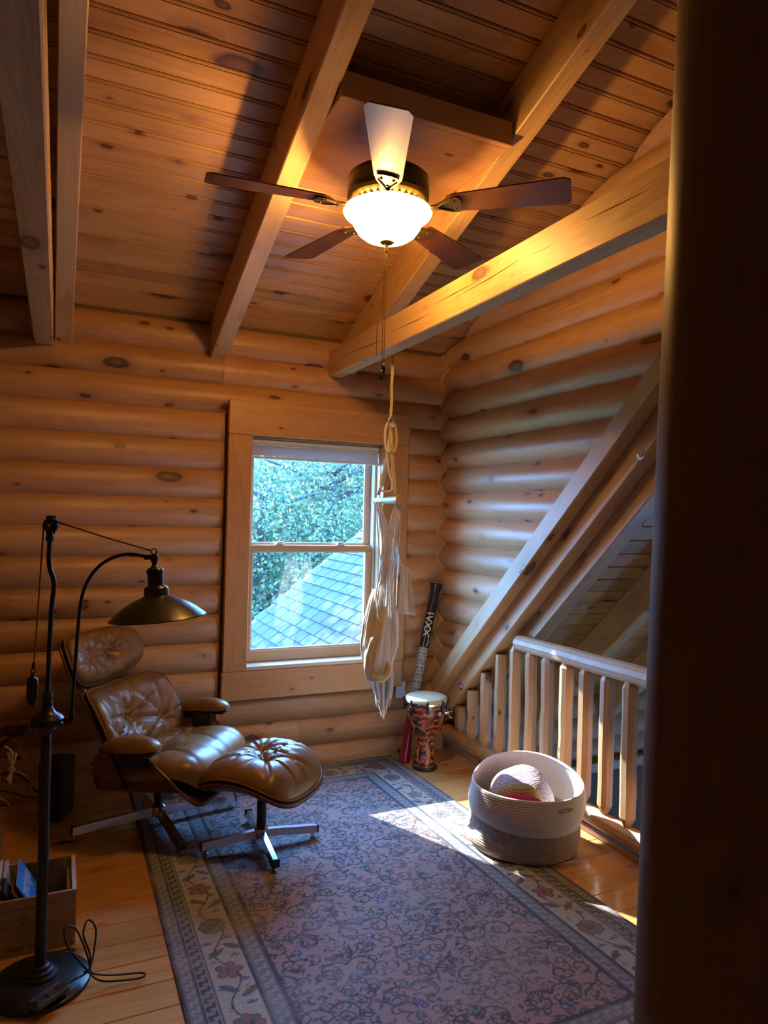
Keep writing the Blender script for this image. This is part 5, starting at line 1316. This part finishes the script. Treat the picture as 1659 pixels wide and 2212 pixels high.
def tree(x, y_, zc0, rx, rzz, n, label, seed, ls=.075):
    t_ = thing('tree', label, 'tree', (x, y_, -3.4), 0, 'trees outside the window'); g = np.random.default_rng(seed)
    R_ = random.Random(seed); h_ = zc0+3.4
    tk = MB().tube(bez([(0,0,0),(R_.uniform(-.1,.1),0,h_*.5),(R_.uniform(-.2,.2),R_.uniform(-.2,.2),h_),(R_.uniform(-.3,.3),0,h_+rzz*.7)], 5), [.17-.009*k for k in range(16)], 9)
    for k in range(9):
        a = R_.uniform(0,6.28); z0 = h_+R_.uniform(-.6,.6)*rzz; L_ = rx*R_.uniform(.5,.9)
        tk.tube(bez([(0,0,z0),(L_*.5*math.cos(a),L_*.5*math.sin(a),z0+.25*L_),(L_*math.cos(a),L_*math.sin(a),z0+.4*L_)], 4), [.06-.005*q_ for q_ in range(9)], 6)
    tk.build('trunk', M_BARK, t_, smooth=True)
    ncl = 90; cc = g.normal(size=(ncl,3)); cc /= np.linalg.norm(cc,axis=1)[:,None]; cc *= g.random((ncl,1))**.4; cc *= np.array((rx,rx,rzz))
    ci = g.integers(0, ncl, n); P0 = cc[ci]+g.normal(size=(n,3))*.26+np.array((0,0,h_))
    d1_ = g.normal(size=(n,3)); d1_ /= np.linalg.norm(d1_,axis=1)[:,None]; d2_ = np.cross(d1_, g.normal(size=(n,3))); d2_ /= np.linalg.norm(d2_,axis=1)[:,None]
    s_ = (ls*(.6+.8*g.random((n,1))))
    V = np.stack((P0-d1_*s_*.5, P0+d2_*s_*.32, P0+d1_*s_*.5, P0-d2_*s_*.32), 1).reshape(-1,3)
    F = np.arange(4*n).reshape(-1,4)
    me = bpy.data.meshes.new('foliage'); me.from_pydata(V.tolist(), [], F.tolist()); me.update()
    pal = np.array(((.16,.27,.15),(.22,.33,.17),(.10,.20,.14),(.55,.50,.26),(.48,.36,.20),(.20,.33,.26)))
    c = pal[g.choice(6, n, p=(.28,.24,.18,.12,.05,.13))]*(.20+.36*g.random((n,1)))
    at = me.color_attributes.new('col','FLOAT_COLOR','POINT'); c4 = np.ones((4*n,4),np.float32); c4[:,:3] = np.repeat(c,4,axis=0); at.data.foreach_set('color', c4.ravel())
    me.materials.append(M_LEAF); o = bpy.data.objects.new('foliage', me); COL.objects.link(o); o.parent = t_; tag(o, kind='stuff')
tree(3.15, 11.6, .9, 1.5, 1.9, 15000, 'leafy tree nearest the window, its dark trunk showing at the left', 31)
tree(4.9, 13.2, 1.3, 1.9, 2.1, 17000, 'tree with yellowing leaves behind the top of the shingled roof', 32)
tree(6.6, 15.5, 1.6, 2.3, 2.4, 16000, 'tall tree at the right of the window view beyond the roof ridge', 33)
tree(3.9, 16.5, .6, 2.4, 2.6, 16000, 'broad tree farther back at the left of the window view', 34, .10)
tree(6.0, 20.0, 1.0, 3.2, 3.4, 12000, 'big tree at the back of the window view, mostly hidden by nearer leaves', 35, .14)
tree(9.0, 20.0, 1.5, 3.2, 3.2, 8000, 'tree at the far right behind the window stile', 36, .14)
tree(.25, 11.5, 4.3, 1.7, 1.05, 5200, 'tall tree outside to the left whose leaves dapple the shingled roof', 37, .12)
